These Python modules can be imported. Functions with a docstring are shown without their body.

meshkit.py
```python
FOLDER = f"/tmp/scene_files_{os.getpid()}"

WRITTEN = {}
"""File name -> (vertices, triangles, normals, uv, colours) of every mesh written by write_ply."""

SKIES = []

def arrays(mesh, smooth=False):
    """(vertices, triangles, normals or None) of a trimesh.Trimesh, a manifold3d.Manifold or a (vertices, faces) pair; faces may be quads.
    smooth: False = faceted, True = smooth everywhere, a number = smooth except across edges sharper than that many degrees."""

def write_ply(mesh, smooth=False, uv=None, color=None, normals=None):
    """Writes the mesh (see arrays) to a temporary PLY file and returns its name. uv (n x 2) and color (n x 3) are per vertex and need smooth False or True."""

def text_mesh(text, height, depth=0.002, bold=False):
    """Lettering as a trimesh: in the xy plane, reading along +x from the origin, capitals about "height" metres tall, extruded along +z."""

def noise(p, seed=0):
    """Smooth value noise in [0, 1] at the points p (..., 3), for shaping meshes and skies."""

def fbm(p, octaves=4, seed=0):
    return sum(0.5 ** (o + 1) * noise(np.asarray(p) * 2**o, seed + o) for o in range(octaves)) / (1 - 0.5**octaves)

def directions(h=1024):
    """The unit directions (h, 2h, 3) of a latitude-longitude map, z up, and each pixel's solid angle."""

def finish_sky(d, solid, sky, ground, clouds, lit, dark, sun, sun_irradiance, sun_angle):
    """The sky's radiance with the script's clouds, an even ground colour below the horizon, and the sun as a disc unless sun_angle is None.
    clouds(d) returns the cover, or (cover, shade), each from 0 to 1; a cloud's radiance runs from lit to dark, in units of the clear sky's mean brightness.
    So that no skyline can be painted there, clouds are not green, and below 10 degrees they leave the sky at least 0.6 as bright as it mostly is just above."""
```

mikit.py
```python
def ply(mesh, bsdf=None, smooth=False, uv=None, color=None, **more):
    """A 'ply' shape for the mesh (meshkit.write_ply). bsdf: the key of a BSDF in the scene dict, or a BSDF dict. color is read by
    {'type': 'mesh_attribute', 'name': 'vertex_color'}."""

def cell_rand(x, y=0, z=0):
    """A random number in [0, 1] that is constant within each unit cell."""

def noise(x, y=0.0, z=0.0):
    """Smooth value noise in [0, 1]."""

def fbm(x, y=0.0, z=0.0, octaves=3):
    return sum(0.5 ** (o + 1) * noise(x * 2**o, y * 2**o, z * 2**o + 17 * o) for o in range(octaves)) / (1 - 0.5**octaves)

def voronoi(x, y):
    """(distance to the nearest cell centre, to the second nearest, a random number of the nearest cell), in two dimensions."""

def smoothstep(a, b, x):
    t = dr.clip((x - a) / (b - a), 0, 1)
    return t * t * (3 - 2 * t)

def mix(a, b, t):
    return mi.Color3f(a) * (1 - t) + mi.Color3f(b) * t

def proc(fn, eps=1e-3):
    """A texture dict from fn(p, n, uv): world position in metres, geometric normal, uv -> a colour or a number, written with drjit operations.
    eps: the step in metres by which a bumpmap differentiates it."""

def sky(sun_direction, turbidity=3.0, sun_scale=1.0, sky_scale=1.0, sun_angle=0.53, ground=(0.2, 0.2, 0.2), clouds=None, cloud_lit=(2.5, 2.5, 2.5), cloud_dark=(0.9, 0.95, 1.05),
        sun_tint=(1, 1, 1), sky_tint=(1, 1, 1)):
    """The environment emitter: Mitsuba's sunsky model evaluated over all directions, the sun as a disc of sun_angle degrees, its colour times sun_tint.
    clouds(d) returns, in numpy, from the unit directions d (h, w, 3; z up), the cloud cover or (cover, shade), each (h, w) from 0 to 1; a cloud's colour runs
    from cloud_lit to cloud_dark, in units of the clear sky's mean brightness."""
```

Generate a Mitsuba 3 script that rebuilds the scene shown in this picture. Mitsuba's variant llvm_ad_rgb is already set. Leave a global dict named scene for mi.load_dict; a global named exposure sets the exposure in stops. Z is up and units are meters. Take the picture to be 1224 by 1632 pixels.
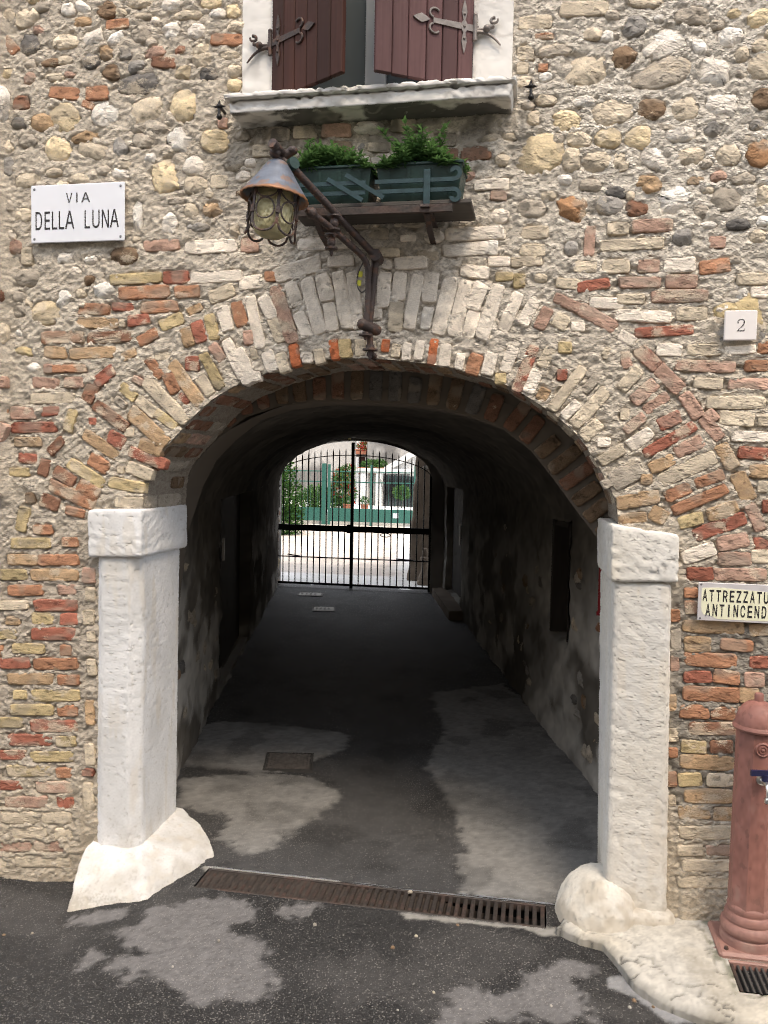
import math, random
import numpy as np, trimesh, shapely, drjit as dr, mitsuba as mi
import mikit, meshkit
from mikit import fbm, noise, voronoi, cell_rand, smoothstep, mix
from shapely import Polygon, LineString

T = mi.ScalarTransform4f
scene, labels = {}, {}
RNG = np.random.default_rng(11)

# ---------------------------------------------------------------- camera, sky, exposure
def camera_frame(yaw=10.3, pitch=3.36, roll=1.05):
    yaw, pitch, roll = np.radians([yaw, pitch, roll])
    f = np.array([-np.sin(yaw) * np.cos(pitch), np.cos(yaw) * np.cos(pitch), -np.sin(pitch)])
    r = np.cross(f, [0, 0, 1]); r /= np.linalg.norm(r)
    u = np.cross(r, f)
    return f, -r * np.sin(roll) + u * np.cos(roll)

EYE = np.array([0.0, -3.35, 1.80])
FWD, UP = camera_frame()
scene['camera'] = {'type': 'perspective', 'fov': 49.42, 'fov_axis': 'x', 'near_clip': 0.05, 'far_clip': 500.0,
                   'to_world': T().look_at(origin=EYE.tolist(), target=(EYE + FWD).tolist(), up=UP.tolist())}
scene['sky_light'] = mikit.sky((0.25, -0.45, 0.85), turbidity=4, sun_scale=0.28, sun_angle=20, clouds=lambda d: 1.0,
                               cloud_lit=(2.10, 2.2, 2.40), ground=(0.12, 0.12, 0.12))
exposure = 3.05

# ---------------------------------------------------------------- helpers
COUNT = {}
def K(name):
    n = COUNT.get(name, 0); COUNT[name] = n + 1
    return name if n == 0 else f'{name}_{n:03d}'

def add(name, mesh, bsdf, smooth=False, uv=None, color=None, kind=None):
    k = K(name)
    if uv is not None and np.ndim(uv) == 1:
        n = len(mesh[0]) if isinstance(mesh, tuple) else len(mesh.vertices)
        uv = np.tile(np.asarray(uv, float), (n, 1))
    scene[k] = mikit.ply(mesh, bsdf, smooth=smooth, uv=uv, color=color)
    if kind: labels[k] = {'kind': kind}
    return k

def tag(k, label, cat=None, group=None, kind=None):
    d = labels.setdefault(k, {})
    d['label'] = label
    if cat: d['category'] = cat
    if group: d['group'] = group
    if kind: d['kind'] = kind
    return k

def thing(name, label, cat, group=None):
    return tag(K(name), label, cat, group)

def tm(m):
    if isinstance(m, trimesh.Trimesh): return m
    return trimesh.Trimesh(np.asarray(m[0]), np.asarray(m[1]), process=False)

def cat(ms):
    vs, fs, o = [], [], 0
    for m in ms:
        m = tm(m)
        vs.append(np.array(m.vertices)); fs.append(np.array(m.faces) + o); o += len(m.vertices)
    return (np.vstack(vs), np.vstack(fs))

def rot(axis, deg):
    return trimesh.transformations.rotation_matrix(np.radians(deg), axis)[:3, :3]

def move(m, M=None, t=(0, 0, 0)):
    v, f = (np.array(m.vertices), np.array(m.faces)) if isinstance(m, trimesh.Trimesh) else m
    v = np.asarray(v) if M is None else np.asarray(v) @ np.asarray(M).T
    return (v + np.asarray(t), f)

def cbox(x0, x1, y0, y1, z0, z1, c=0.003):
    """a box with chamfered edges"""
    P = []
    for x, sx in ((x0, 1), (x1, -1)):
        for y, sy in ((y0, 1), (y1, -1)):
            for z, sz in ((z0, 1), (z1, -1)):
                P += [(x, y + sy * c, z + sz * c), (x + sx * c, y, z + sz * c), (x + sx * c, y + sy * c, z)]
    h = trimesh.convex.convex_hull(np.array(P))
    return (np.array(h.vertices), np.array(h.faces))

def hull(P):
    h = trimesh.convex.convex_hull(np.array(P, float))
    return (np.array(h.vertices), np.array(h.faces))

def outward(V, F):
    V = np.asarray(V); F = np.asarray(F)
    o = V.mean(0)
    a, b, c = V[F[:, 0]] - o, V[F[:, 1]] - o, V[F[:, 2]] - o
    return (V, F if (a * np.cross(b, c)).sum() >= 0 else F[:, ::-1])

def frames(P, up=None):
    P = np.asarray(P, float)
    t = np.gradient(P, axis=0); t /= np.linalg.norm(t, axis=1, keepdims=True) + 1e-12
    out = []
    a = np.array(up, float) if up is not None else (np.array([0, 0, 1.0]) if abs(t[0][2]) < .9 else np.array([1.0, 0, 0]))
    for i in range(len(P)):
        if up is not None: a = np.array(up, float)
        x = a - t[i] * (a @ t[i]); x /= np.linalg.norm(x) + 1e-12
        a = x
        out.append((x, np.cross(t[i], x)))
    return P, t, out

def sweep(P, section, up=None, scale=None):
    """section (n,2) swept along P, closed with caps"""
    P, t, fr = frames(P, up)
    S = np.asarray(section, float); n = len(S)
    V = []
    for i, (x, y) in enumerate(fr):
        k = 1.0 if scale is None else scale[i]
        V.append(P[i] + k * (S[:, :1] * x + S[:, 1:] * y))
    m = len(P); V = np.vstack(V + [P[:1], P[-1:]])
    F = []
    for i in range(m - 1):
        for j in range(n):
            a, b, c, d = i * n + j, i * n + (j + 1) % n, (i + 1) * n + (j + 1) % n, (i + 1) * n + j
            F += [(a, b, c), (a, c, d)]
    for j in range(n):
        F += [(m * n, (j + 1) % n, j), (m * n + 1, (m - 1) * n + j, (m - 1) * n + (j + 1) % n)]
    return outward(V, np.array(F))

def circle(r, n=10):
    a = np.arange(n) * 2 * np.pi / n
    return np.stack([r * np.cos(a), r * np.sin(a)], 1)

def tube(P, r, n=10, scale=None):
    return sweep(P, circle(r, n), scale=scale)

def flat(P, w, th, up):
    """a flat bar: width w along up, thickness th"""
    return sweep(P, [(-w / 2, -th / 2), (w / 2, -th / 2), (w / 2, th / 2), (-w / 2, th / 2)], up=up)

def lathe(prof, n=28, c=(0, 0, 0), M=None):
    prof = np.asarray(prof, float); m = len(prof); a = np.arange(n) * 2 * np.pi / n
    V = np.stack([prof[:, None, 0] * np.cos(a), prof[:, None, 0] * np.sin(a), np.repeat(prof[:, 1:2], n, 1)], -1).reshape(-1, 3)
    F = []
    for i in range(m - 1):
        for j in range(n):
            p, q, r_, s = i * n + j, i * n + (j + 1) % n, (i + 1) * n + (j + 1) % n, (i + 1) * n + j
            F += [(p, q, r_), (p, r_, s)]
    return move(outward(V, np.array(F)), M, c)

def spline(P, n=60):
    P = np.asarray(P, float)
    from scipy.interpolate import PchipInterpolator
    s = np.r_[0, np.cumsum(np.linalg.norm(np.diff(P, axis=0), axis=1))]
    return np.stack([PchipInterpolator(s, P[:, k])(np.linspace(0, s[-1], n)) for k in range(P.shape[1])], 1)

def rough_block(corners, step=0.02, r=0.012, amp=0.004, freq=14, seed=0, chip=0.0, chamfer=False):
    """a hewn stone from 8 corners (bottom ring, then top ring, both counter-clockwise seen from above)"""
    C = np.asarray(corners, float)
    L = [np.mean([np.linalg.norm(C[1] - C[0]), np.linalg.norm(C[2] - C[3])]), np.mean([np.linalg.norm(C[3] - C[0]), np.linalg.norm(C[2] - C[1])]), np.mean(np.linalg.norm(C[4:] - C[:4], axis=1))]
    h = np.array(L) / 2
    n = np.maximum(2, np.ceil(np.array(L) / step).astype(int))
    Q, F, o = [], [], 0
    for ax in range(3):
        b, c = (ax + 1) % 3, (ax + 2) % 3
        for sg in (-1, 1):
            u, v = np.meshgrid(np.linspace(-1, 1, n[b] + 1), np.linspace(-1, 1, n[c] + 1), indexing='ij')
            q = np.zeros(u.shape + (3,)); q[..., ax] = sg; q[..., b] = u; q[..., c] = v
            idx = np.arange(u.size).reshape(u.shape) + o
            quad = np.stack([idx[:-1, :-1], idx[1:, :-1], idx[1:, 1:], idx[:-1, 1:]], -1).reshape(-1, 4)
            if sg < 0: quad = quad[:, ::-1]
            Q.append(q.reshape(-1, 3)); F.append(quad); o += u.size
    q = np.vstack(Q) * h; F = np.vstack(F)
    inner = np.clip(q, -(h - r), h - r); d = q - inner; l = np.abs(d).sum(1, keepdims=True) if chamfer else np.linalg.norm(d, axis=1, keepdims=True)
    q = (inner + np.where(l > 0, d / np.maximum(l, 1e-9) * np.minimum(l, r), 0)) / h
    w = (q + 1) / 2
    x, y, z = w[:, :1], w[:, 1:2], w[:, 2:]
    lay = lambda k: C[k] * (1 - x) * (1 - y) + C[k + 1] * x * (1 - y) + C[k + 2] * x * y + C[k + 3] * (1 - x) * y
    v = lay(0) * (1 - z) + lay(4) * z
    F = np.vstack([F[:, [0, 1, 2]], F[:, [0, 2, 3]]])
    m = trimesh.Trimesh(v, F, process=False); m.merge_vertices(digits_vertex=4)
    vn = np.array(m.vertex_normals); v = np.array(m.vertices)
    f = meshkit.fbm(v * freq + seed * 7.3, 4, seed) - 0.5
    e = 0
    if chip:
        e = -chip * np.clip(meshkit.fbm(v * freq * 1.7 + 3, 3, seed + 9) - 0.52, 0, 1) * 4
    return (v + vn * (2 * amp * f[:, None] + (e[:, None] if chip else 0)), np.array(m.faces))

def grid_sheet(xs, ys, holes=(), outer=None):
    """a 2-D grid of triangles without the cells inside HOLES / outside OUTER, its cut edge snapped to the outlines"""
    X, Y = np.meshgrid(xs, ys, indexing='ij')
    cx, cy = (X[:-1, :-1] + X[1:, 1:]) / 2, (Y[:-1, :-1] + Y[1:, 1:]) / 2
    keep = np.ones(cx.shape, bool)
    for h in holes: keep &= ~shapely.contains_xy(h, cx, cy)
    if outer is not None: keep &= shapely.contains_xy(outer, cx, cy)
    rem = np.pad(~keep, 1, constant_values=False)
    touch = rem[:-1, :-1] | rem[1:, :-1] | rem[:-1, 1:] | rem[1:, 1:]
    P = np.stack([X, Y], -1)
    ti = np.nonzero(touch)
    pts = shapely.points(P[ti])
    best = np.full(len(pts), 1e9); pos = P[ti].copy()
    for h in list(holes) + ([outer] if outer is not None else []):
        for ring in [h.exterior, *h.interiors]:
            s = shapely.line_locate_point(ring, pts); q = shapely.line_interpolate_point(ring, s)
            d = shapely.distance(pts, q); b = d < best
            best = np.where(b, d, best); pos[b] = shapely.get_coordinates(q)[b]
    P[ti] = pos
    idx = np.arange(X.size).reshape(X.shape)
    q = np.stack([idx[:-1, :-1], idx[1:, :-1], idx[1:, 1:], idx[:-1, 1:]], -1)[keep]
    F = np.vstack([q[:, [0, 1, 2]], q[:, [0, 2, 3]]])
    return P.reshape(-1, 2), F, idx

def compact(V, F, *more):
    used = np.unique(F); new = np.full(len(V), -1); new[used] = np.arange(len(used))
    return (V[used], new[F], *[m[used] for m in more])

def border_edges(F):
    E = np.vstack([F[:, [0, 1]], F[:, [1, 2]], F[:, [2, 0]]])
    key = np.sort(E, 1); _, inv, cnt = np.unique(key, axis=0, return_inverse=True, return_counts=True)
    return E[cnt[inv.ravel()] == 1]

def skirt(V, F, offset):
    """hangs a strip from the open border"""
    E = border_edges(F); n = len(V); V2 = np.vstack([V, V + np.asarray(offset)])
    a, b = E[:, 0], E[:, 1]
    return V2, np.vstack([F, np.stack([b, a, a + n], 1), np.stack([b, a + n, b + n], 1)])

def text(txt, x0, x1, z0, z1, y, depth=0.0012, bold=False):
    m = meshkit.text_mesh(txt, 0.1, depth, bold)
    v = np.array(m.vertices); lo, hi = v.min(0), v.max(0)
    v = (v - lo) / (hi - lo)
    return (np.stack([x0 + v[:, 0] * (x1 - x0), y - v[:, 2] * depth, z0 + v[:, 1] * (z1 - z0)], 1), np.array(m.faces))

def sstep(a, b, x):
    t = np.clip((x - a) / (b - a), 0, 1); return t * t * (3 - 2 * t)

def axis_of(fine, lo, hi, coarse):
    return np.unique(np.round(np.r_[np.arange(lo, fine[0], coarse), fine[2] * np.arange(round((fine[1] - fine[0]) / fine[2]) + 1) + fine[0], np.arange(fine[1] + coarse, hi, coarse)], 5))

# ---------------------------------------------------------------- materials
def principled(name, color, rough=0.7, metallic=0.0, spec=0.4, bump=None, bump_scale=0.003, two=False, eps=1e-3, **more):
    c = {'type': 'rgb', 'value': list(color)} if isinstance(color, (tuple, list)) else (color if isinstance(color, dict) else mikit.proc(color))
    b = {'type': 'principled', 'base_color': c, 'roughness': rough, 'metallic': metallic, 'specular': spec, **more}
    if bump is not None:
        b = {'type': 'bumpmap', 'arbitrary': mikit.proc(bump, eps), 'scale': bump_scale, 'bsdf': b}
    if two: b = {'type': 'twosided', 'bsdf': b}
    scene[name] = b

VCOL = {'type': 'mesh_attribute', 'name': 'vertex_color'}
TONE = 'cutyordpwBgkGnNO'
PALETTE = [(.74, .66, .555), (.56, .48, .365), (.40, .275, .165), (.46, .365, .205), (.38, .195, .115), (.32, .122, .082), (.24, .125, .08), (.42, .275, .21),
           (.74, .705, .64), (.63, .515, .335), (.30, .28, .255), (.15, .14, .13), (.40, .35, .285), (.20, .135, .085), (.36, .20, .105), (.50, .16, .07)]

def masonry_color(p, n, uv):
    k = uv.x * 16.0
    i = dr.floor(k); b = k - i
    c = mi.Color3f(*PALETTE[0])
    for j in range(1, 16):
        c = dr.select((i > j - .5) & (i < j + .5), mi.Color3f(*PALETTE[j]), c)
    q = p * 30.0
    n1 = fbm(q.x + 31 * b, q.y, q.z + 57 * b, 3)
    n2 = noise(p.x * 260, p.y * 260, p.z * 260)
    hole = smoothstep(.60, .74, fbm(p.x * 48 + 11, p.y * 48, p.z * 48, 3))
    c = c * (0.70 + 0.6 * b) * (0.62 + 0.74 * n1) * (0.80 + 0.40 * n2) * (1 - .38 * hole)
    c = mix(c, mi.Color3f(.30, .26, .21), smoothstep(.56, .74, noise(q.x * .55 + 9, q.y, q.z * .55 + 31 * b)) * .45)
    m = fbm(p.x * 17 + 5 + 40 * b, p.y * 17, p.z * 17, 3)
    lime = smoothstep(0.80 - 0.55 * uv.y, 0.95 - 0.55 * uv.y, m + 0.25 * (n2 - .5)) * 0.75
    pale = (i < .5) | ((i > 7.5) & (i < 8.5))
    c = mix(c, dr.select(pale, mi.Color3f(.69, .62, .53), mi.Color3f(.50, .425, .325)) * (.80 + .4 * n2), lime)
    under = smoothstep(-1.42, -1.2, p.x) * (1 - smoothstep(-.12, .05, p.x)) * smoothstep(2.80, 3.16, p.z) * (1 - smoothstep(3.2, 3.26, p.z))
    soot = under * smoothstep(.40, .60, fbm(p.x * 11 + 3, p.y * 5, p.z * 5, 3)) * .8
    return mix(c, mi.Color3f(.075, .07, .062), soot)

def grit(p, n, uv):
    return fbm(p.x * 55, p.y * 55, p.z * 55, 3) + 0.5 * noise(p.x * 210, p.y * 210, p.z * 210) - .45 * smoothstep(.60, .74, fbm(p.x * 48 + 11, p.y * 48, p.z * 48, 3))

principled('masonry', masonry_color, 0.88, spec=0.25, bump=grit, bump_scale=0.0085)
def grains(p, n, uv):
    a = noise(p.x * 210, p.y * 210, p.z * 210); b = noise(p.x * 105 + 7, p.y * 105, p.z * 105)
    return dr.clip(smoothstep(.42, .85, .55 * a + .45 * b + .12), 0, 1) * .75
scene['mortar'] = {'type': 'bumpmap', 'arbitrary': mikit.proc(lambda p, n, uv: fbm(p.x * 80, p.y * 80, p.z * 80, 2) + 0.7 * noise(p.x * 230, p.y * 230, p.z * 230), 1e-3), 'scale': .010,
                   'bsdf': {'type': 'blendbsdf', 'weight': mikit.proc(grains),
                            'bsdf_0': {'type': 'principled', 'base_color': VCOL, 'roughness': .95, 'specular': .15},
                            'bsdf_1': {'type': 'principled', 'base_color': {'type': 'rgb', 'value': [.33, .295, .245]}, 'roughness': .95, 'specular': .1}}}

def limestone(p, n, uv):
    m = fbm(p.x * 9, p.y * 9, p.z * 5, 4)
    g = noise(p.x * 140, p.y * 140, p.z * 140)
    warm = smoothstep(-.6, .25, p.x) * (0.35 + 0.9 * fbm(p.x * 4 + 3, p.y * 4, p.z * 1.5, 2)) + (1 - smoothstep(.0, .22, p.z)) * .3 * m
    c = mix((.66, .66, .66), (.58, .55, .49), dr.clip(warm, 0, 1))
    c = c * (.88 + .22 * m) * (.92 + .14 * g)
    grey = smoothstep(.50, .68, fbm(p.x * 5 + 4, p.y * 5, p.z * 2.5, 3))
    c = mix(c, (.47, .465, .45), grey * .40)
    pit = smoothstep(.62, .76, fbm(p.x * 75, p.y * 75, p.z * 60, 3))
    c = mix(c, (.40, .38, .345), pit * .38)
    rub = smoothstep(.55, .7, fbm(p.x * 20, p.y * 20, p.z * 3, 3))
    c = mix(c, (.56, .50, .41), rub * .35)
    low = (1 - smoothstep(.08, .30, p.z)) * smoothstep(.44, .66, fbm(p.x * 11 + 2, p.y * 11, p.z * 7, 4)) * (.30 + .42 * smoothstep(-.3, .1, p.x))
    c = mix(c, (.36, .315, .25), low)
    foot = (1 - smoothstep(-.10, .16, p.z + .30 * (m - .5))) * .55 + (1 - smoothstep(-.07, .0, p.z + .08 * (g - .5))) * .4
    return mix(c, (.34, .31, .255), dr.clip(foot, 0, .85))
principled('limestone', limestone, 0.8, spec=0.3, bump=lambda p, n, uv: fbm(p.x * 60, p.y * 60, p.z * 45, 3) + .35 * noise(p.x * 230, p.y * 230, p.z * 200) - .8 * smoothstep(.62, .76, fbm(p.x * 75, p.y * 75, p.z * 60, 3)), bump_scale=0.0045)

def marble(p, n, uv):
    m = fbm(p.x * 7, p.y * 7, p.z * 7, 4)
    vein = 1 - smoothstep(.0, .035, dr.abs(fbm(p.x * 3 + 8, p.y * 3, p.z * 3, 4) - .5))
    c = mi.Color3f(.66, .64, .605) * (.8 + .38 * m)
    grime = smoothstep(3.30, 3.17, p.z) * (.05 + .7 * fbm(p.x * 14, p.y * 14, p.z * 30, 3))
    c = mix(c, (.24, .235, .22), dr.clip(grime, 0, .35) * .4)
    c = mix(c, (.05, .047, .042), smoothstep(3.176, 3.1685, p.z) * smoothstep(-.5, -.9, n.z) * smoothstep(.34, .50, fbm(p.x * 8, p.y * 14, 1, 3)) * .9)  # near-black blotches on the downward faces of the sill
    return mix(c, (.33, .31, .28), vein * .5)
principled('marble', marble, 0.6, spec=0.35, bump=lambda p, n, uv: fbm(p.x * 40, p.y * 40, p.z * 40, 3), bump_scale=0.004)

def wood_color(p, n, uv):
    g = fbm(p.x * 130 + uv.x * 40, p.y * 130, p.z * 5 + uv.x * 9, 3)
    a = mix((.060, .021, .014), (.112, .057, .057), smoothstep(.25, .75, uv.y))
    w = noise(p.x * 25 + uv.x * 17, p.y * 25, p.z * 3)
    return a * (.45 + .4 * g + .3 * w) * (.62 + .6 * uv.x)
principled('shutter_wood', wood_color, 0.6, spec=0.2, bump=lambda p, n, uv: fbm(p.x * 150, p.y * 150, p.z * 6, 2), bump_scale=0.0015)
principled('old_wood', lambda p, n, uv: mi.Color3f(.055, .048, .042) * (.6 + .8 * fbm(p.x * 8, p.y * 90, p.z * 90, 3)), 0.75)
principled('door_wood', lambda p, n, uv: mi.Color3f(.030, .024, .019) * (.6 + .8 * fbm(p.x * 60, p.y * 60, p.z * 6, 3)), 0.75)

def rust_color(p, n, uv):
    m = fbm(p.x * 45, p.y * 45, p.z * 45, 3)
    return mix((.058, .044, .041), (.115, .062, .042), smoothstep(.48, .75, m)) * (.7 + .5 * noise(p.x * 200, p.y * 200, p.z * 200))
principled('rusty_iron', rust_color, 0.6, 0.25, bump=lambda p, n, uv: noise(p.x * 160, p.y * 160, p.z * 160), bump_scale=0.0012)
principled('hinge_iron', lambda p, n, uv: mi.Color3f(.21, .185, .17) * (.55 + .75 * fbm(p.x * 60, p.y * 60, p.z * 60, 3)), 0.5, 0.5)
principled('black_iron', (.014, .013, .013), 0.45, 0.3)
principled('gate_iron', (.010, .009, .009), 0.55, 0.2)
def hood_color(p, n, uv):
    m = fbm(p.x * 30, p.y * 30, p.z * 60, 3)
    z = uv.y + .25 * (m - .5)
    c = mi.Color3f(.125, .14, .175) * (.7 + .6 * m)
    c = mix((.24, .115, .055), c, smoothstep(.08, .19, z))
    return mix(c, (.20, .12, .08), smoothstep(.54, .70, fbm(p.x * 45 + 9, p.y * 45, p.z * 45, 3)) * .7)
principled('hood_metal', hood_color, 0.5, 0.35, two=True)
principled('amber_glass', lambda p, n, uv: mi.Color3f(.66, .60, .34) * (.7 + .6 * fbm(p.x * 40, p.y * 40, p.z * 40, 2)), 0.12, spec=0.6, spec_trans=0.35, eta=1.45,
           bump=lambda p, n, uv: voronoi(dr.atan2(p.y + .45, p.x + .945) * 6, p.z * 55)[0], bump_scale=0.006)
del scene['amber_glass']['bsdf']['specular']
principled('brass', (.45, .30, .10), 0.4, 0.7)
def planter_color(p, n, uv): return mi.Color3f(.012, .034, .029) * (.75 + .5 * fbm(p.x * 30, p.y * 30, p.z * 30, 3))
principled('planter_green', planter_color, 0.45)
principled('rail_paint', lambda p, n, uv: mi.Color3f(.016, .040, .046) * (.7 + .6 * fbm(p.x * 50, p.y * 50, p.z * 50, 2)), 0.45)
def leafy(name, base, tip):
    def f(p, n, uv): return mix(base, tip, uv.y) * (.6 + .8 * uv.x)
    scene[name] = {'type': 'principledthin', 'base_color': mikit.proc(f), 'roughness': 0.45, 'diff_trans': 0.7, 'spec_trans': 0.0, 'eta': 1.4}
leafy('leaf_green', (.035, .09, .03), (.14, .25, .08))
leafy('leaf_dark', (.03, .075, .025), (.08, .16, .04))
leafy('petal_red', (.50, .03, .03), (.65, .10, .08))
principled('enamel_white', lambda p, n, uv: mi.Color3f(.70, .715, .76) * (.95 + .07 * fbm(p.x * 12, p.y * 12, p.z * 12, 2)), 0.25, spec=0.5)
principled('sign_black', (.018, .018, .020), 0.5)
principled('plate_aluminium', lambda p, n, uv: mi.Color3f(.56, .54, .55) * (.9 + .2 * fbm(p.x * 20, p.y * 20, p.z * 20, 2)), 0.4, 0.2)
principled('sign_cream', lambda p, n, uv: mi.Color3f(.72, .71, .53) * (.93 + .1 * fbm(p.x * 30, p.y * 30, p.z * 30, 2)), 0.35)
principled('tile_white', (.74, .70, .68), 0.25)
principled('screw', (.22, .22, .23), 0.4, 0.8)
def fountain_color(p, n, uv):
    m = fbm(p.x * 25, p.y * 25, p.z * 12, 3)
    dust = smoothstep(.35, .0, p.z) * .45 + smoothstep(.62, .8, m) * .25
    c = mi.Color3f(.235, .105, .085) * (.70 + .6 * m) * (.85 + .3 * noise(p.x * 90, p.y * 90, p.z * 40))
    c = mix(c, (.12, .062, .05), smoothstep(.62, .74, fbm(p.x * 60 + 3, p.y * 60, p.z * 25, 3)) * .4)
    return mix(c, (.30, .20, .17), dr.clip(dust * (.5 + m), 0, .8))
principled('fountain_paint', fountain_color, 0.55, bump=lambda p, n, uv: fbm(p.x * 120, p.y * 120, p.z * 120, 2), bump_scale=0.0012)
principled('chrome', (.75, .74, .72), 0.18, 1.0)
principled('tap_blue', (.015, .016, .05), 0.35)
principled('red_paint', (.26, .012, .018), 0.5)
principled('drain_iron', lambda p, n, uv: mix((.045, .037, .033), (.070, .046, .038), smoothstep(.45, .75, fbm(p.x * 12, p.y * 30, p.z * 30, 3))) * (.7 + .6 * noise(p.x * 150, p.y * 150, p.z * 150)), 0.65, 0.3)
principled('silt', lambda p, n, uv: mi.Color3f(.040, .031, .026) * (.5 + fbm(p.x * 40, p.y * 40, p.z * 40, 3)), 0.95)
principled('drain_dark', (.012, .011, .010), 0.9)
principled('cast_iron', (.085, .08, .075), 0.6, 0.4)
principled('bright_cover', (.38, .36, .33), 0.5, 0.3)
# ground: vertex colour, broken by pale and dark aggregate
def speck(p, n, uv):
    d1, d2, r = voronoi(p.x * 105 + 2 * noise(p.x * 20, p.y * 20), p.y * 105)
    e1, e2, s = voronoi(p.x * 210, p.y * 210)
    lots = noise(p.x * 2.2, p.y * 2.2, 4.0)
    return dr.clip(smoothstep(.16 + .22 * s, .08 + .2 * s, d1) * smoothstep(.80 - .45 * lots, .90 - .45 * lots, r) * (.15 + .38 * s) + smoothstep(.35, .1, e1) * smoothstep(.6, .75, s) * .22, 0, 1)
scene['asphalt'] = {'type': 'bumpmap', 'arbitrary': mikit.proc(lambda p, n, uv: fbm(p.x * 110, p.y * 110, 0, 2) + .8 * noise(p.x * 260, p.y * 260), 1e-3), 'scale': .005,
                    'bsdf': {'type': 'blendbsdf', 'weight': mikit.proc(speck),
                             'bsdf_0': {'type': 'principled', 'base_color': VCOL, 'roughness': .50, 'specular': .45},
                             'bsdf_1': {'type': 'principled', 'base_color': {'type': 'rgb', 'value': [.30, .28, .26]}, 'roughness': .7, 'specular': .3}}}
principled('concrete', VCOL, 0.85, spec=0.25, bump=lambda p, n, uv: fbm(p.x * 60, p.y * 60, p.z * 60, 3) + .3 * noise(p.x * 220, p.y * 220, p.z * 220), bump_scale=0.0035)
principled('plaster_dark', VCOL, 0.95, spec=0.1, bump=lambda p, n, uv: fbm(p.x * 40, p.y * 40, p.z * 40, 3), bump_scale=0.012)
principled('window_frame', (.52, .55, .57), 0.4)
principled('window_dark', (.045, .055, .06), 0.12, spec=0.6)
principled('pane_grey', (.085, .105, .115), 0.5)  # window panes, with their dull bluish reflection put into the colour
principled('green_steel', (.035, .13, .105), 0.45)
principled('render_white', lambda p, n, uv: mi.Color3f(.66, .65, .63) * (.85 + .25 * fbm(p.x * 3, p.y * 3, p.z * 3, 3)), 0.85)
principled('render_stained', lambda p, n, uv: mix((.42, .40, .37), (.16, .15, .14), smoothstep(.42, .66, fbm(p.x * 1.6, p.y, p.z * .9, 4))), 0.9)
principled('terracotta', (.33, .13, .075), 0.8)
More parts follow.
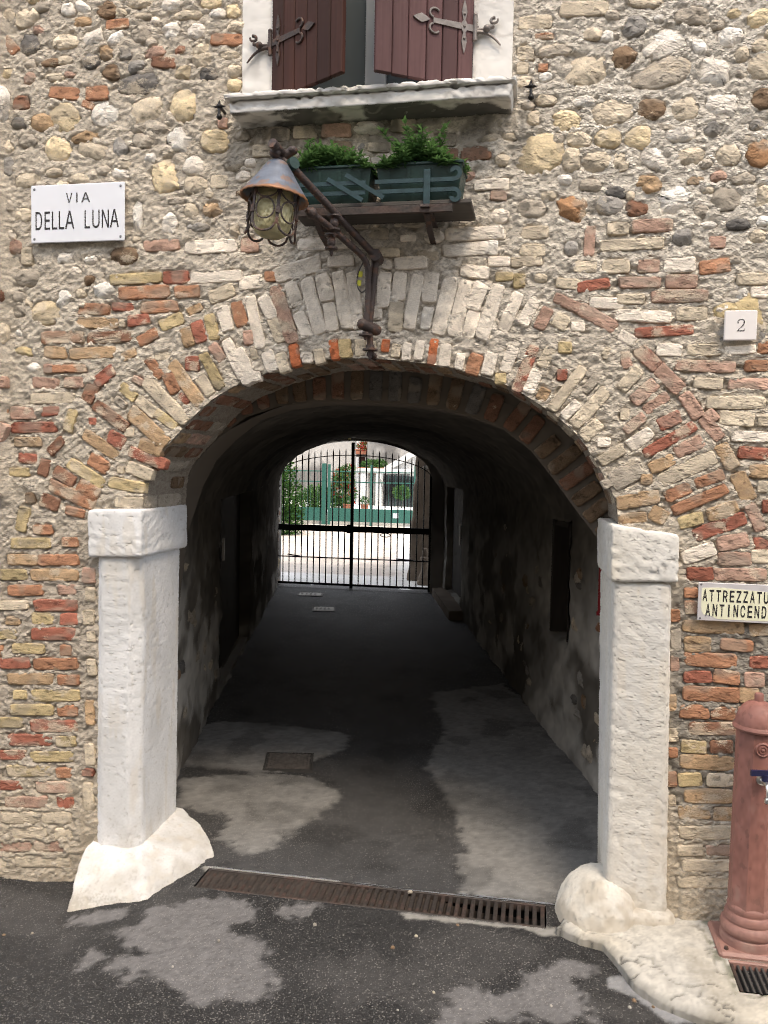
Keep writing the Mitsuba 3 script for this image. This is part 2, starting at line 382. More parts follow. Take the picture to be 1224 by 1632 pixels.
principled('bark', lambda p, n, uv: mi.Color3f(.12, .09, .065) * (.6 + .8 * fbm(p.x * 30, p.y * 30, p.z * 12, 3)), 0.9)
principled('grey_stone', lambda p, n, uv: mix((.24, .19, .145), (.12, .095, .075), fbm(p.x * 6, p.y * 6, p.z * 6, 4)), 0.9, bump=lambda p, n, uv: fbm(p.x * 12, p.y * 12, p.z * 12, 4), bump_scale=0.03)
principled('roof_tile', lambda p, n, uv: mi.Color3f(.30, .14, .08) * (.7 + .6 * noise(p.x * 5, p.y * 3, p.z)), 0.9)
principled('yellow_tag', (.62, .60, .06), 0.5)
principled('cable_black', (.05, .045, .045), 0.5)
principled('opposite_render', lambda p, n, uv: mi.Color3f(.45, .38, .28) * (.85 + .3 * fbm(p.x, p.y, p.z, 3)), 0.9)
# ---------------------------------------------------------------- the house front
HOUSE = thing('stone_house', 'rough stone and brick house front with an arched passage under a shuttered window', 'house')

ARCH = np.array([(-1.662, 0.000, 1.581), (-1.663, 0.000, 1.635), (-1.640, 0.000, 1.744), (-1.597, 0.000, 1.809), (-1.542, 0.000, 1.869), (-1.463, 0.000, 1.952), (-1.387, 0.000, 2.024), (-1.293, 0.000, 2.090), (-1.189, 0.000, 2.137), (-1.102, 0.000, 2.168), (-1.010, 0.000, 2.191), (-0.861, 0.000, 2.219), (-0.729, 0.000, 2.223), (-0.613, 0.000, 2.218), (-0.497, 0.000, 2.207), (-0.383, 0.000, 2.190), (-0.269, 0.000, 2.162), (-0.132, 0.000, 2.118), (-0.045, 0.000, 2.071), (0.043, 0.000, 2.013), (0.147, 0.000, 1.928), (0.214, 0.000, 1.837), (0.267, 0.000, 1.747), (0.303, 0.000, 1.670), (0.317, 0.000, 1.585)])[:, [0, 2]]
ARCH = spline(ARCH, 160)
JX0, JX1 = ARCH[0, 0], ARCH[-1, 0]
OPENING = Polygon(np.vstack([[[JX0 - .13, -.4], [JX0 - .13, 1.50], [JX0, 1.50]], ARCH, [[JX1, 1.50], [JX1 + .13, 1.50], [JX1 + .13, -.4]]]))
ARCH_LINE = LineString(ARCH)
WX0, WX1, WZ0, WZ1 = -1.228, -.137, 3.20, 4.45
WINDOW = shapely.box(WX0, WZ0, WX1, WZ1)

# x, z, width, height (mm), angle, shape (b brick, a angular stone, s rounded stone) and tone of every piece one can tell apart
DATA = """-1831,3680,83,63,-4,sn;-2008,3694,60,49,-4,sw;-1682,3697,121,35,-4,su;-1951,3702,78,36,-40,aw;-2207,3673,99,70,14,su;-1941,3638,94,31,0,st;-1784,3618,102,34,0,bo;-1673,3642,82,16,-4,su;
-1468,3633,122,30,0,su;-1543,3576,81,64,24,aw;-1548,3680,86,43,-4,sw;-1369,3673,84,43,-4,sB;-1271,3635,56,55,-4,sB;-1257,3568,83,47,-4,au;-1434,3564,76,51,-13,sw;-1298,3520,140,43,-4,bo;
-1675,3568,87,65,-4,sG;-2025,3562,115,54,0,su;-1902,3568,87,68,10,aw;-1789,3560,69,48,-4,aw;-2198,3561,102,76,-4,sk;-2290,3572,109,47,-44,bo;-1840,3505,61,53,-8,at;-1907,3476,74,58,-4,sk;
-1752,3495,49,44,-4,sg;-1615,3492,91,44,1,sp;-1500,3491,47,25,5,sd;-1576,3448,106,42,-8,bd;-1701,3441,70,41,20,sg;-2027,3487,70,31,-4,su;-2092,3482,90,27,1,sn;-1814,3424,79,52,-17,sn;
-2087,3422,111,31,-4,au;-1687,3368,193,84,1,sk;-1492,3399,71,48,-4,aB;-1381,3388,98,52,1,sk;-1265,3393,56,47,-4,su;-1264,3337,61,43,-3,sB;-1284,3456,79,30,1,su;-1410,3441,85,52,-4,au;
-1415,3489,75,43,-4,au;-2027,3350,141,49,-8,bo;-1878,3341,99,58,1,bo;-2232,3322,72,54,-3,bd;-1918,3295,55,25,-21,bo;-2189,3421,51,40,-4,sp;-2007,3427,50,18,-4,sp;-2134,3233,87,68,-3,st;
-2033,3250,142,112,-16,sB;-1843,3253,114,93,-3,sw;-1643,3255,154,106,1,su;-1490,3270,107,135,-3,sB;-2246,3237,62,41,-3,sk;-1347,3117,123,87,-7,sB;-1314,3188,38,39,-3,bp;-1498,3129,105,88,-30,aw;
-1667,3133,83,49,-3,sG;-2061,3121,121,99,-3,sB;-1888,3101,150,62,-12,su;-1775,3112,58,69,16,sg;-1938,3163,124,41,6,st;-2201,3160,82,54,-3,sG;-2314,3142,72,74,-29,su;-2323,3316,62,145,-3,sw;
-1570,2991,104,149,11,aB;-1441,3021,86,70,-3,sw;-1262,3020,74,53,12,sG;-1431,2942,100,70,-2,su;-1327,2951,75,52,-2,bu;-1770,2996,74,49,-2,aw;-1958,2990,110,41,-2,su;-2202,2996,111,56,16,su;
-1348,2842,94,55,3,at;-1517,2879,67,27,-2,sG;-1454,2841,62,57,-2,au;-1550,2787,63,89,-2,sw;-1691,2818,34,134,-2,sw;-1420,2769,91,27,-2,sg;-1264,2753,38,53,-2,au;-1584,2699,160,45,1,bp;
-1363,2688,227,53,1,bc;-1193,2688,75,53,-2,bp;-1755,2661,128,72,-1,sn;-2224,2845,83,55,-2,su;-2266,2709,62,55,-2,sp;-2210,2670,52,74,-1,bu;-2029,2656,91,41,-1,aw;-1904,2649,60,32,-1,aw;
-2305,3055,73,82,-3,sg;-2289,3693,72,45,-22,su;-2126,3716,80,36,4,sG;-2147,3620,61,31,-13,sp;-1770,3662,49,26,-4,su;-1634,3530,58,26,-4,sG;-1341,3630,65,34,-4,aw;-2301,3451,52,45,-4,sB;
-1691,3183,58,27,-3,aG;-1595,3178,67,36,6,sG;-1750,3044,49,31,-3,su;-1633,3065,39,35,-3,aw;-1849,3021,60,36,-2,sG;-2079,3022,71,32,-2,su;126,3533,181,52,-2,bu;-53,3496,125,47,-1,bu;
-87,3384,62,50,1,bu;-20,3443,69,19,-4,bo;-98,3329,43,38,-4,bu;-88,3277,48,39,-4,bu;-21,3327,34,26,-4,bo;354,3542,124,37,-4,su;523,3478,135,61,-9,sG;667,3474,44,29,-4,sB;
759,3452,84,54,12,sB;402,3479,32,21,17,sw;316,3456,88,64,17,sg;429,3394,168,99,28,aw;279,3347,84,70,-9,sn;413,3278,222,98,9,sG;133,3306,190,116,-13,au;660,3390,85,65,-9,sw;
548,3366,39,56,28,sw;612,3271,135,97,-14,aw;774,3281,103,98,-4,su;767,3354,55,41,-4,su;25,3389,143,43,6,sG;141,3189,88,38,2,sw;244,3143,149,86,7,su;386,3148,97,72,2,sn;
508,3141,93,80,2,su;636,3150,104,83,-3,aw;779,3163,70,66,7,sn;75,3123,103,72,-3,sB;-50,3138,43,56,-3,su;-4,3204,69,34,-3,su;-28,3004,200,140,12,sB;125,3048,90,51,-8,su;
230,3051,92,68,2,sB;343,3046,87,80,-3,sB;495,3050,105,50,2,sw;191,2964,91,70,18,au;97,2973,60,86,-3,su;279,2956,57,61,23,su;404,2967,120,69,-27,aw;538,2973,96,63,8,au;
666,2967,85,78,-8,su;775,2975,87,107,-3,sN;608,3061,55,51,45,ag;767,3069,55,37,-3,sg;172,2875,77,43,-2,sG;266,2846,68,38,-12,sk;384,2871,95,57,-2,st;554,2877,57,25,-2,bt;
635,2890,52,32,8,sp;723,2878,80,37,-2,sG;111,2786,125,86,-7,aN;243,2800,97,64,-2,sg;344,2784,75,51,-2,sd;479,2804,105,81,13,aw;668,2806,97,88,-2,sG;798,2805,48,83,-2,su;
605,2713,53,17,-2,sw;718,2712,88,34,3,sk;797,2722,40,33,-2,sw;-174,2894,71,48,-2,bc;-177,2850,62,35,-2,bp;-175,2772,71,52,-2,sc;-49,2794,96,65,-2,sG;-33,2704,104,44,1,bu;
175,2665,38,112,-2,bp;279,2709,80,43,-2,bu;404,2716,145,47,0,bp;332,2648,234,43,2,bu;517,2672,66,55,-2,sg;640,2648,57,42,-2,bp;-40,2637,96,44,-2,bu;-173,2702,53,35,-2,bc;
161,2571,86,43,-1,bu;276,2567,101,52,2,bu;397,2565,79,47,-1,bp;509,2567,115,55,1,bc;636,2560,109,51,7,bo;-194,2650,36,53,-2,bw;107,2641,43,52,-2,sg;784,2664,48,42,-2,su;
232,3500,50,33,-4,sG;159,3438,68,42,-4,su;218,3426,42,33,-4,aw;609,3439,40,29,-4,sG;701,3326,40,49,-4,su;43,3056,43,34,-3,sG;-139,3074,61,26,-3,su;-163,2989,53,43,-3,su;
74,2901,52,34,-2,sw;321,2831,25,25,-2,su;579,2763,49,42,-2,sG;737,3013,40,33,-3,sG;15,2843,52,35,-2,su;437,3078,49,25,-3,sG;-834,3132,121,54,-3,bp;-963,3133,97,49,-3,bu;
-695,3137,126,48,-3,sw;-559,3136,99,48,-3,bu;-392,3074,85,53,-3,bu;-270,3015,113,54,5,bo;-211,3071,71,26,7,su;-1144,3068,79,49,-3,bu;-656,3057,88,36,-3,bu;-808,3070,76,36,-3,bt;
-207,2894,131,41,1,bc;-268,2707,229,50,1,bc;-285,2648,211,48,3,bw;-531,2697,62,24,-2,bc;-526,2763,124,42,-2,bu;-879,2689,219,56,1,bc;-1066,3126,78,49,-3,bG;-372,3020,61,36,-3,bo;
-630,2996,113,42,-3,bc;-731,3000,76,48,-3,bc;-426,2700,74,42,-2,sc;-650,2719,76,43,-2,bu;-727,2758,63,37,-2,bu;-624,2645,113,34,-2,bu;-449,2629,86,36,-1,bu;-62,2595,118,36,2,bu;
-169,2597,84,36,-1,bc;-1701,2563,236,45,2,by;-1518,2565,114,52,1,br;-1338,2563,227,46,2,bc;-1663,2505,231,54,1,bo;-1469,2504,108,49,2,bo;-1314,2492,116,54,20,bu;-1187,2536,102,53,8,bc;
-1898,2438,151,46,-1,bo;-1760,2445,94,33,-4,br;-1593,2443,166,47,2,bo;-1880,2379,196,46,-3,bt;-1762,2378,25,32,-1,bu;-1686,2388,98,44,7,br;-1537,2380,107,50,20,by;-1433,2430,66,32,23,bt;
-2041,2319,199,51,1,bo;-1820,2318,210,46,3,bd;-1644,2315,96,45,28,bo;-1466,2315,48,77,18,bt;-1413,2335,57,91,18,br;-1356,2355,47,108,14,by;-1299,2390,56,106,16,bc;-1238,2409,51,103,16,bo;
-1167,2373,46,223,13,bc;-1195,2311,42,58,9,bp;-2078,2254,103,51,-2,bt;-1900,2251,217,46,2,bt;-1730,2243,68,37,23,bt;-2012,2184,163,32,0,bo;-2110,2184,41,37,0,bp;-1845,2151,107,52,36,br;
-1911,2082,59,90,-28,bd;-2125,2122,124,45,-3,bp;-1987,2124,87,45,0,bp;-2090,2056,211,45,2,bu;-2230,1990,126,52,0,bp;-2100,1999,83,39,5,br;-2005,1960,45,104,-18,by;-2184,1928,214,45,2,br;
-2210,1864,126,40,1,bt;-2075,1847,90,44,43,bd;-2211,1791,89,43,-4,br;-2253,1730,95,38,1,by;-2133,1752,51,77,-17,bd;-1815,1981,185,53,-35,bd;-1735,2083,87,43,-38,by;-1614,2188,98,43,-53,bo;
-1443,2204,58,59,0,br;-1331,2250,83,42,-53,bp;-1255,2223,181,47,-63,bc;-1355,2174,174,45,-60,by;-1470,2120,223,57,-53,bt;-1538,2124,92,53,-63,bo;-1479,2056,52,28,-38,br;-1383,2111,92,47,-53,bu;
-1562,2047,265,59,-43,bu;-1651,2023,105,47,-38,bu;-1562,1969,115,42,-33,by;-1641,1932,219,67,-40,bt;-1790,1879,83,62,-27,br;-1861,1855,186,48,-32,bt;-1630,1849,108,56,-18,bt;-1871,1775,98,58,-32,bo;
-1645,1803,176,47,-20,br;-1932,1732,188,53,-29,by;-1740,1685,169,47,-8,by;-2035,1716,110,54,-27,bd;-1922,1662,108,64,-32,bo;-1999,1636,231,58,-22,bo;-2108,1601,92,63,-17,bd;-1984,1561,91,38,-12,bo;
-1841,1594,81,37,11,bp;-1730,1611,130,42,2,bu;-1680,1746,118,52,-18,bu;-2202,1617,42,48,1,bn;-1770,1749,30,28,1,bu;-2124,2426,129,102,-1,sB;-2041,2480,50,75,-28,aw;-1849,2513,95,55,-1,aw;
-2205,2576,114,65,-1,sG;-2322,2335,47,84,-1,su;-2324,2123,53,47,0,bp;-2320,2009,32,38,0,bo;-2326,2499,42,56,-1,sd;-2218,2259,94,33,0,sy;-2182,2189,52,33,0,sw;-1955,2506,40,32,-1,su;
-2326,1905,51,79,-27,bp;-2248,2432,62,47,-1,sG;-1730,1912,40,37,1,bu;-1690,2133,49,28,-28,bp;-1572,2233,78,27,0,bu;-1901,1957,30,28,1,br;-1171,2249,28,54,11,bu;-1770,2041,58,29,-38,bG;
-988,2586,206,63,15,bc;-1103,2559,48,40,-1,bo;-807,2615,107,44,3,bc;-519,2600,129,49,1,bc;-614,2595,40,29,-1,bc;-263,2560,112,48,-9,bc;-147,2538,67,33,-1,by;-89,2521,43,52,-1,by;
-1043,2403,249,57,-71,bp;-1112,2434,103,52,-63,bc;-1069,2343,112,57,-67,bu;-1002,2487,106,52,-69,bc;-962,2362,112,51,-64,bc;-918,2436,236,57,-75,bc;-872,2510,110,61,-74,bc;-845,2390,115,51,-82,bc;
-794,2459,234,56,-79,bc;-747,2483,173,46,-81,bc;-733,2374,60,46,-79,bc;-625,2495,141,51,-94,bc;-562,2508,112,52,-94,bc;-575,2387,117,60,-94,bu;-504,2444,218,48,-99,bc;-438,2501,116,60,-96,bc;
-450,2380,87,40,-99,bw;-379,2428,230,59,-102,bc;-318,2417,225,54,-102,bc;-251,2464,109,59,-111,bc;-273,2354,105,49,-104,bc;-199,2401,223,57,-107,bc;-119,2400,160,47,-112,bc;-48,2399,112,48,-117,bc;
-1217,2192,155,64,-66,bc;-1101,2212,87,53,-69,bc;-1046,2207,81,47,-74,bu;-994,2237,91,40,-79,bO;-941,2226,42,40,0,bc;-827,2259,80,36,-79,bO;-781,2262,75,51,-84,by;-719,2265,69,41,-87,bu;
-615,2274,49,30,-94,bO;-529,2249,69,35,-94,bc;-477,2254,78,35,-99,bc;-422,2248,102,32,-97,bO;-374,2234,87,44,-94,bc;-313,2209,63,34,-99,bc;-256,2197,82,54,-109,bo;-196,2199,91,49,-104,bc;
-119,2218,105,44,-109,bc;-151,2141,43,39,0,by;-56,2179,190,43,-111,br;-26,2131,95,48,-113,bc;-1174,2151,64,41,0,bc;-674,2270,40,41,-87,bu;-656,2407,59,46,-91,bc;-889,2231,60,41,-77,bu;
-572,2254,49,35,-94,bu;100,2506,91,37,-6,bu;194,2498,121,38,9,br;367,2505,152,41,-1,bp;518,2506,114,49,-1,bp;512,2451,204,45,0,bp;333,2443,104,37,-1,bu;245,2429,122,41,-4,bc;
384,2378,204,45,-3,bc;559,2384,110,47,1,bu;461,2320,214,37,3,br;484,2250,91,45,-2,bc;610,2249,125,41,0,bu;738,2248,108,32,3,bc;822,2256,46,44,0,bo;616,2188,219,42,-2,bp;
798,2189,80,40,0,bo;630,2123,102,39,-3,bu;774,2121,142,41,0,bp;730,2052,209,45,0,bu;736,1992,124,53,-3,bu;833,1985,38,41,1,bu;786,1924,131,39,-2,bc;800,1863,104,45,-4,br;
826,1794,73,49,-2,bt;840,1737,38,41,1,bu;854,1663,23,49,2,br;98,2432,109,37,-26,bp;214,2372,159,49,-30,bp;326,2296,66,40,-30,bc;10,2374,87,47,-114,bp;77,2361,57,59,-119,bu;
142,2340,49,33,-1,bc;25,2223,83,42,-117,bu;95,2261,50,42,0,by;86,2156,37,42,0,br;17,2080,50,42,-118,bt;108,2101,206,42,-126,bu;198,2122,82,34,-128,bG;123,2021,83,38,-133,bc;
197,2029,189,50,-131,bu;204,1942,90,51,-138,bu;254,1896,49,34,1,bc;285,1846,106,42,-148,bu;325,2214,67,36,-74,bp;405,2221,108,56,-45,br;488,2139,124,56,-45,bp;571,2040,107,51,-55,bp;
648,1955,106,47,-50,bp;707,1849,102,51,-59,bt;770,1735,115,58,-64,bt;817,1621,106,43,-64,bp;344,2139,105,46,-131,bu;398,2089,112,50,-138,bp;443,2048,104,37,-143,bp;366,1969,93,37,-138,bp;
494,1982,87,50,-153,br;388,1910,101,50,-143,bc;496,1908,215,40,-148,br;569,1884,111,50,-153,bp;472,1816,96,46,-153,bt;328,2005,32,42,0,bu;564,1797,230,54,-153,bu;648,1761,110,41,-158,bo;
418,1756,40,38,1,bt;340,1771,122,75,-148,bG;535,1709,100,46,-155,bo;616,1682,214,41,-155,bo;388,1676,162,51,-168,bt;700,1642,114,50,-157,bt;467,1619,65,54,-29,bt;587,1602,91,46,-162,by;
370,1604,106,38,-173,bt;691,1580,197,50,-157,br;737,2454,46,48,-1,aw;769,2509,107,40,2,bu;802,2460,69,40,-1,bc;284,1745,66,34,-148,bG;48,2164,50,25,-118,bG;251,2239,41,25,-118,bu;
643,2000,49,47,-50,bp;-2199,1416,198,48,2,by;-2009,1428,78,42,2,bo;-2239,1340,146,48,2,bt;-2069,1346,195,48,2,bo;-2293,1272,147,46,2,by;-2085,1279,229,50,2,bt;-2227,1204,172,46,3,bo;
-2025,1216,85,43,3,bp;-2294,1134,160,39,3,bu;-2079,1144,207,51,3,br;-2291,1063,67,37,3,bt;-2142,1083,105,51,3,by;-2015,1085,85,51,3,br;-2322,1000,94,42,3,by;-2090,1016,217,54,3,br;
-2216,941,160,44,3,by;-2032,944,52,48,3,bo;-2356,923,27,49,3,bo;-2283,872,148,47,4,br;-2084,881,217,51,4,bo;-2208,804,229,51,4,bt;-2019,812,105,46,4,bo;-2258,730,67,39,4,by;
-2085,738,237,51,4,by;-2201,665,207,49,4,by;-2024,672,98,46,4,bo;-2306,599,122,45,4,by;-2092,599,225,54,4,br;-2210,526,215,52,4,br;-2033,534,95,47,5,by;-2300,451,142,42,5,br;
-2100,459,213,49,5,by;-2216,384,215,52,5,by;-2041,390,79,44,5,bo;-2308,311,122,42,5,br;-2087,321,186,52,5,bp;-2228,242,216,50,5,bp;-2035,254,80,49,5,br;-2255,168,203,56,5,bu;
-2075,186,147,56,5,bu;-2215,103,203,50,6,bu;-2041,114,93,52,6,bu;-2283,31,164,45,6,bp;-2109,49,161,50,6,bp;-2176,-28,216,45,6,bu;-1920,1283,58,65,2,bp;-1914,1200,45,60,3,bu;
-1921,1098,52,66,3,bu;-1908,1014,39,48,3,bu;-1906,877,39,72,4,bu;-1916,671,39,109,4,bt;-1916,483,46,98,5,bu;-1929,402,59,34,5,br;-1923,292,46,123,5,bu;-2238,1522,52,110,-12,by;
-2140,1478,92,42,2,bo;-2359,-50,83,46,6,bu;-2041,-16,80,50,6,bu;619,1477,126,56,21,bc;742,1525,112,56,15,bp;842,1522,52,44,2,br;750,1460,118,50,2,bp;844,1473,70,50,2,bu;
628,1397,96,51,2,br;771,1401,188,48,2,bp;598,1324,48,38,3,bo;600,1267,48,51,3,bo;684,1195,221,48,1,bt;850,1193,70,45,3,bt;629,1125,96,57,3,bt;770,1130,118,44,-2,bo;
677,1067,191,54,0,bo;857,1068,70,45,4,br;634,998,102,46,4,br;739,1004,95,54,-5,bo;840,1000,71,57,4,bp;688,933,210,58,1,bo;627,861,106,54,1,bo;733,862,90,51,4,bo;
700,799,180,51,4,bd;630,723,91,52,1,by;732,731,84,49,5,bd;681,665,199,54,2,bt;620,592,88,52,8,by;731,601,96,52,5,bu;692,533,181,54,5,bt;640,463,116,52,5,bt;
755,467,84,49,5,bt;685,389,194,52,6,bu;742,323,97,39,6,bp;634,312,98,42,6,bu;696,259,182,47,6,bu;687,192,195,47,6,bu;542,1232,34,45,3,bo;548,1136,36,77,3,bG;
548,1046,30,58,4,bp;541,891,37,65,4,bt;550,762,43,52,4,bu;554,693,34,36,5,bo;552,586,39,59,5,bo;553,501,37,39,5,bu;809,1327,176,50,3,bp;811,1264,176,50,3,bo;
825,939,71,57,4,bt;828,869,83,53,4,bo;831,803,71,51,4,bo;836,675,83,51,5,bt;841,547,107,51,5,bu;847,411,107,52,6,bu;852,276,108,47,6,bu"""
PIECES = []
for it in DATA.replace('\n', '').split(';'):
    a = it.split(',')
    PIECES.append((int(a[0]) / 1000, int(a[1]) / 1000, int(a[2]) / 1000, int(a[3]) / 1000, float(a[4]), a[5][0], a[5][1]))

# small stones in the gaps of the rubble
r_ = np.random.default_rng(5)
centres = np.array([(p[0], p[1]) for p in PIECES]); sizes = np.array([max(p[2], p[3]) * .42 + min(p[2], p[3]) * .12 for p in PIECES])
small = []
for _ in range(5000):
    x, z = r_.uniform(-2.33, .93), r_.uniform(2.25, 3.72)
    if WINDOW.buffer(.04).contains(shapely.Point(x, z)) or OPENING.buffer(.42).contains(shapely.Point(x, z)): continue
    s = r_.uniform(.016, .042)
    d = np.hypot(centres[:, 0] - x, centres[:, 1] - z) - sizes
    if d.min() < s * .55 + .004 or any(np.hypot(q[0] - x, q[1] - z) < (q[2] + s * 1.6) * .55 for q in small): continue
    small.append((x, z, s * 1.6, s, r_.uniform(-25, 25), r_.choice(['a', 'a', 's']), r_.choice(list('uwGguGpGcGn'))))
    if len(small) > 75: break
SMALL = small

# mortar: a height field that is cut back at every piece, cracked along its edge and smeared over it here and there
xs, zs = axis_of((-2.66, 1.20, .006), -4.6, 3.1, .05), axis_of((-.24, 3.80, .006), -.5, 5.6, .06)
X, Z = np.meshgrid(xs, zs, indexing='ij')
P3 = np.stack([X, np.zeros_like(X), Z], -1)
nz = lambda f, o=3, s=0: meshkit.fbm(P3 * f, o, s)
big, mid, fine_, smear = nz(5, 3, 1), nz(22, 3, 2), nz(70, 2, 3), nz(13, 3, 4)
crackn = meshkit.noise(P3 * 19, 8)
H = .002 + .008 * (big - .5) + .0135 * (mid - .5) + .013 * (fine_ - .5)
H *= 1 - .75 * np.clip(sstep(-2.6, -2.72, X) + sstep(1.14, 1.26, X) + sstep(3.75, 3.85, Z), 0, 1)
inside, groove = np.zeros_like(X), np.zeros_like(X)
EXP = {'b': 7.0, 'a': 3.2, 's': 2.3}
for (px, pz, w, h, a, sh, tn) in PIECES + SMALL:
    R = .5 * math.hypot(w, h) + .03
    i0, i1, j0, j1 = np.searchsorted(xs, px - R), np.searchsorted(xs, px + R), np.searchsorted(zs, pz - R), np.searchsorted(zs, pz + R)
    if i1 <= i0 or j1 <= j0: continue
    sl = (slice(i0, i1), slice(j0, j1))
    c, s = math.cos(math.radians(a)), math.sin(math.radians(a))
    dx, dz = X[sl] - px, Z[sl] - pz
    u, v = np.abs(c * dx + s * dz) / (w / 2), np.abs(-s * dx + c * dz) / (h / 2)
    e = EXP[sh]; rho = (u ** e + v ** e) ** (1 / e)
    dist = (rho - 1) * min(w, h) / 2 + .022 * (mid[sl] - .5) + .014 * (fine_[sl] - .5) + .002
    inside[sl] = np.maximum(inside[sl], sstep(.004, -.007, dist))
    low = np.where(dz < 0, 1.0, .45)
    groove[sl] = np.maximum(groove[sl], low * np.exp(-((dist - .004) / .0055) ** 2) * sstep(.35, .7, crackn[sl]))
sm = sstep(.50, .66, smear)
H = H * (1 - .4 * inside) - inside * (.009 * (1 - sm) + .003) - groove * .009
H += .045 * sstep(-2.285, -2.33, X + .05 * (big - .5)) * sstep(1.56, 1.66, Z)            # the bulge of the neighbouring wall
H += (.012 * sstep(.35, .1, Z) * (.5 + big) + .006 * sstep(.62, .3, Z)) * np.where((X > -1.95) & (X < .60), .3, 1)                      # render over the lowest courses
P2, F, idx = grid_sheet(xs, zs, [OPENING, WINDOW])
V = np.stack([P2[:, 0], -H.ravel(), P2[:, 1]], 1)
lum = .80 + .40 * mid + .55 * (fine_ - .5)
col = np.array([.56, .495, .405]) * lum[..., None]
def blend(mask, c):
    global col
    col = col * (1 - mask[..., None]) + np.array(c) * lum[..., None] * mask[..., None]
blend(sstep(-.9, .5, X) * sstep(2.2, 2.9, Z) * .75, (.68, .635, .56))
blend(sstep(-1.7, -2.0, X) * sstep(1.7, 1.3, Z) * .7, (.40, .345, .285))
blend(sstep(.50, .56, X) * sstep(1.45, 1.25, Z) * sstep(.35, .6, Z) * sstep(.35, .6, big + .2) * .85, (.16, .15, .135))
blend(np.exp(-((X + .65) / .75) ** 2 - ((Z - 2.42) / .28) ** 2) * .65, (.64, .595, .53))
blend(sstep(.5, .25, Z) * .6, (.47, .40, .30))
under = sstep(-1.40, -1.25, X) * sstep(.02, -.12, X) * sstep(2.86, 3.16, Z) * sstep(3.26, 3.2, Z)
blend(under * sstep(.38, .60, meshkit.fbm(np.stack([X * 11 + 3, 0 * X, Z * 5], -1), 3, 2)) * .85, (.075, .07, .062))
V, F, col = compact(V, F, col.reshape(-1, 3))
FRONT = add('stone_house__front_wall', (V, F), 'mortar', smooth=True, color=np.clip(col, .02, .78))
del X, Z, P3, big, mid, fine_, smear, H, inside, groove, crackn, lum, V, F

def piece(w, h, shape, rng, prot, n=None, back=.03):
    """one brick or stone: outline in the wall's plane, face bulging outwards (third coordinate)"""
    n = n or (36 if max(w, h) > .09 else 26)
    t = np.arange(n) * 2 * np.pi / n + np.pi / n
    e = EXP[shape]
    x = np.sign(np.cos(t)) * np.abs(np.cos(t)) ** (2 / e) * w / 2
    y = np.sign(np.sin(t)) * np.abs(np.sin(t)) ** (2 / e) * h / 2
    m = min(w, h)
    rough = {'b': .09, 'a': .20, 's': .13}[shape] * m
    rough = min(rough, .012); seed = rng.uniform(0, 90); fb = float(np.clip(3.0 / m, 14, 46))
    nr = lambda f, s: meshkit.fbm(np.stack([x * f + seed, y * f, np.full(n, s)], -1), 3) - .5
    x = x + 2 * rough * nr(36, 1.5); y = y + 2 * rough * nr(36, 7.5)
    if shape == 'a':
        x += rng.normal(0, .05 * m, n); y += rng.normal(0, .05 * m, n)
    if shape == 'b':
        k = rng.uniform(-.06, .06); x = x * (1 + k * y / h)
    rings = [(0.0, 1.0), (.35, 1.0), (.62, .99), (.82, .96), (.94, .86), (1.0, .55), (1.03, -back / prot)] if shape == 'b' else [(0.0, 1.0), (.35, .93), (.62, .77), (.84, .50), (1.0, .12), (1.05, -back / prot)]
    fn_ = rng.normal(0, 1, (3, 2)); fn_ /= np.linalg.norm(fn_, axis=1, keepdims=True); fo = rng.uniform(.0, .3, 3) * m
    facet = lambda q: (-.45 * np.maximum(0, (q @ fn_.T) - fo).max(1) if shape == 'a' else (-.18 * np.maximum(0, (q @ fn_.T) - fo - .1 * m).max(1) if shape == 's' else 0))
    V = [np.array([[0, 0, prot]])]
    tilt = rng.normal(0, .035, 2) if shape != 'b' else rng.normal(0, .012, 2)
    for s, k in rings[1:]:
        q = np.stack([x * s, y * s], 1)
        bump = (meshkit.fbm(np.c_[q * fb, np.full(n, seed)], 3) - .5) * (.011 if shape == 'b' else .026 * min(1, m / .06)) * (1 if s < 1.02 else 0)
        V.append(np.c_[q, prot * k + bump + ((q @ tilt + facet(q)) if s < 1.02 else 0)])
    V = np.vstack(V)
    F = [(0, 1 + j, 1 + (j + 1) % n) for j in range(n)]
    for i in range(len(rings) - 2):
        a, b = 1 + i * n, 1 + (i + 1) * n
        for j in range(n):
            k = (j + 1) % n
            F += [(a + j, b + j, b + k), (a + j, b + k, a + k)]
    return V, np.array(F)

def place(VF, O, U, N):
    U = np.asarray(U, float); U /= np.linalg.norm(U); N = np.asarray(N, float)
    W = np.cross(N, U)
    return (np.asarray(O) + VF[0] @ np.stack([U, W, N]), VF[1])

def tone_uv(tn, rng, wash=None):
    return ((TONE.index(tn) + float(np.clip(rng.normal(.66 if tn == 'c' else .52, .16), .06, .94))) / 16, rng.uniform(0, .55) if wash is None else wash)

r_ = np.random.default_rng(8)
ARCH_KEY = 'stone_house__arch'
arch_bricks = []
def facade_piece(x, z, w, h, a, sh, tn, name):
    prot = {'b': r_.uniform(.0045, .009), 'a': r_.uniform(.008, .015), 's': r_.uniform(.008, .015)}[sh] * min(1.0, .45 + min(w, h) / .07)
    if z < .45: prot += .014 * np.clip((.45 - z) / .35, 0, 1) * .8
    wash = None
    if tn in 'cw': wash = r_.uniform(.45, .95)
    elif z < .62: wash = r_.uniform(.3, .7)
    elif tn == 'O': wash = 0.0
    y0 = -.030 if (x < -2.32 and z > 1.62) else 0.0
    c, s = math.cos(math.radians(a)), math.sin(math.radians(a))
    grow = .003 if sh == 'b' else .010
    m = place(piece(w + grow, h + grow, sh, r_, prot), (x, y0, z), (c, 0, s), (0, -1, 0))
    return add(name, m, 'masonry', smooth=True, uv=tone_uv(tn, r_, wash))

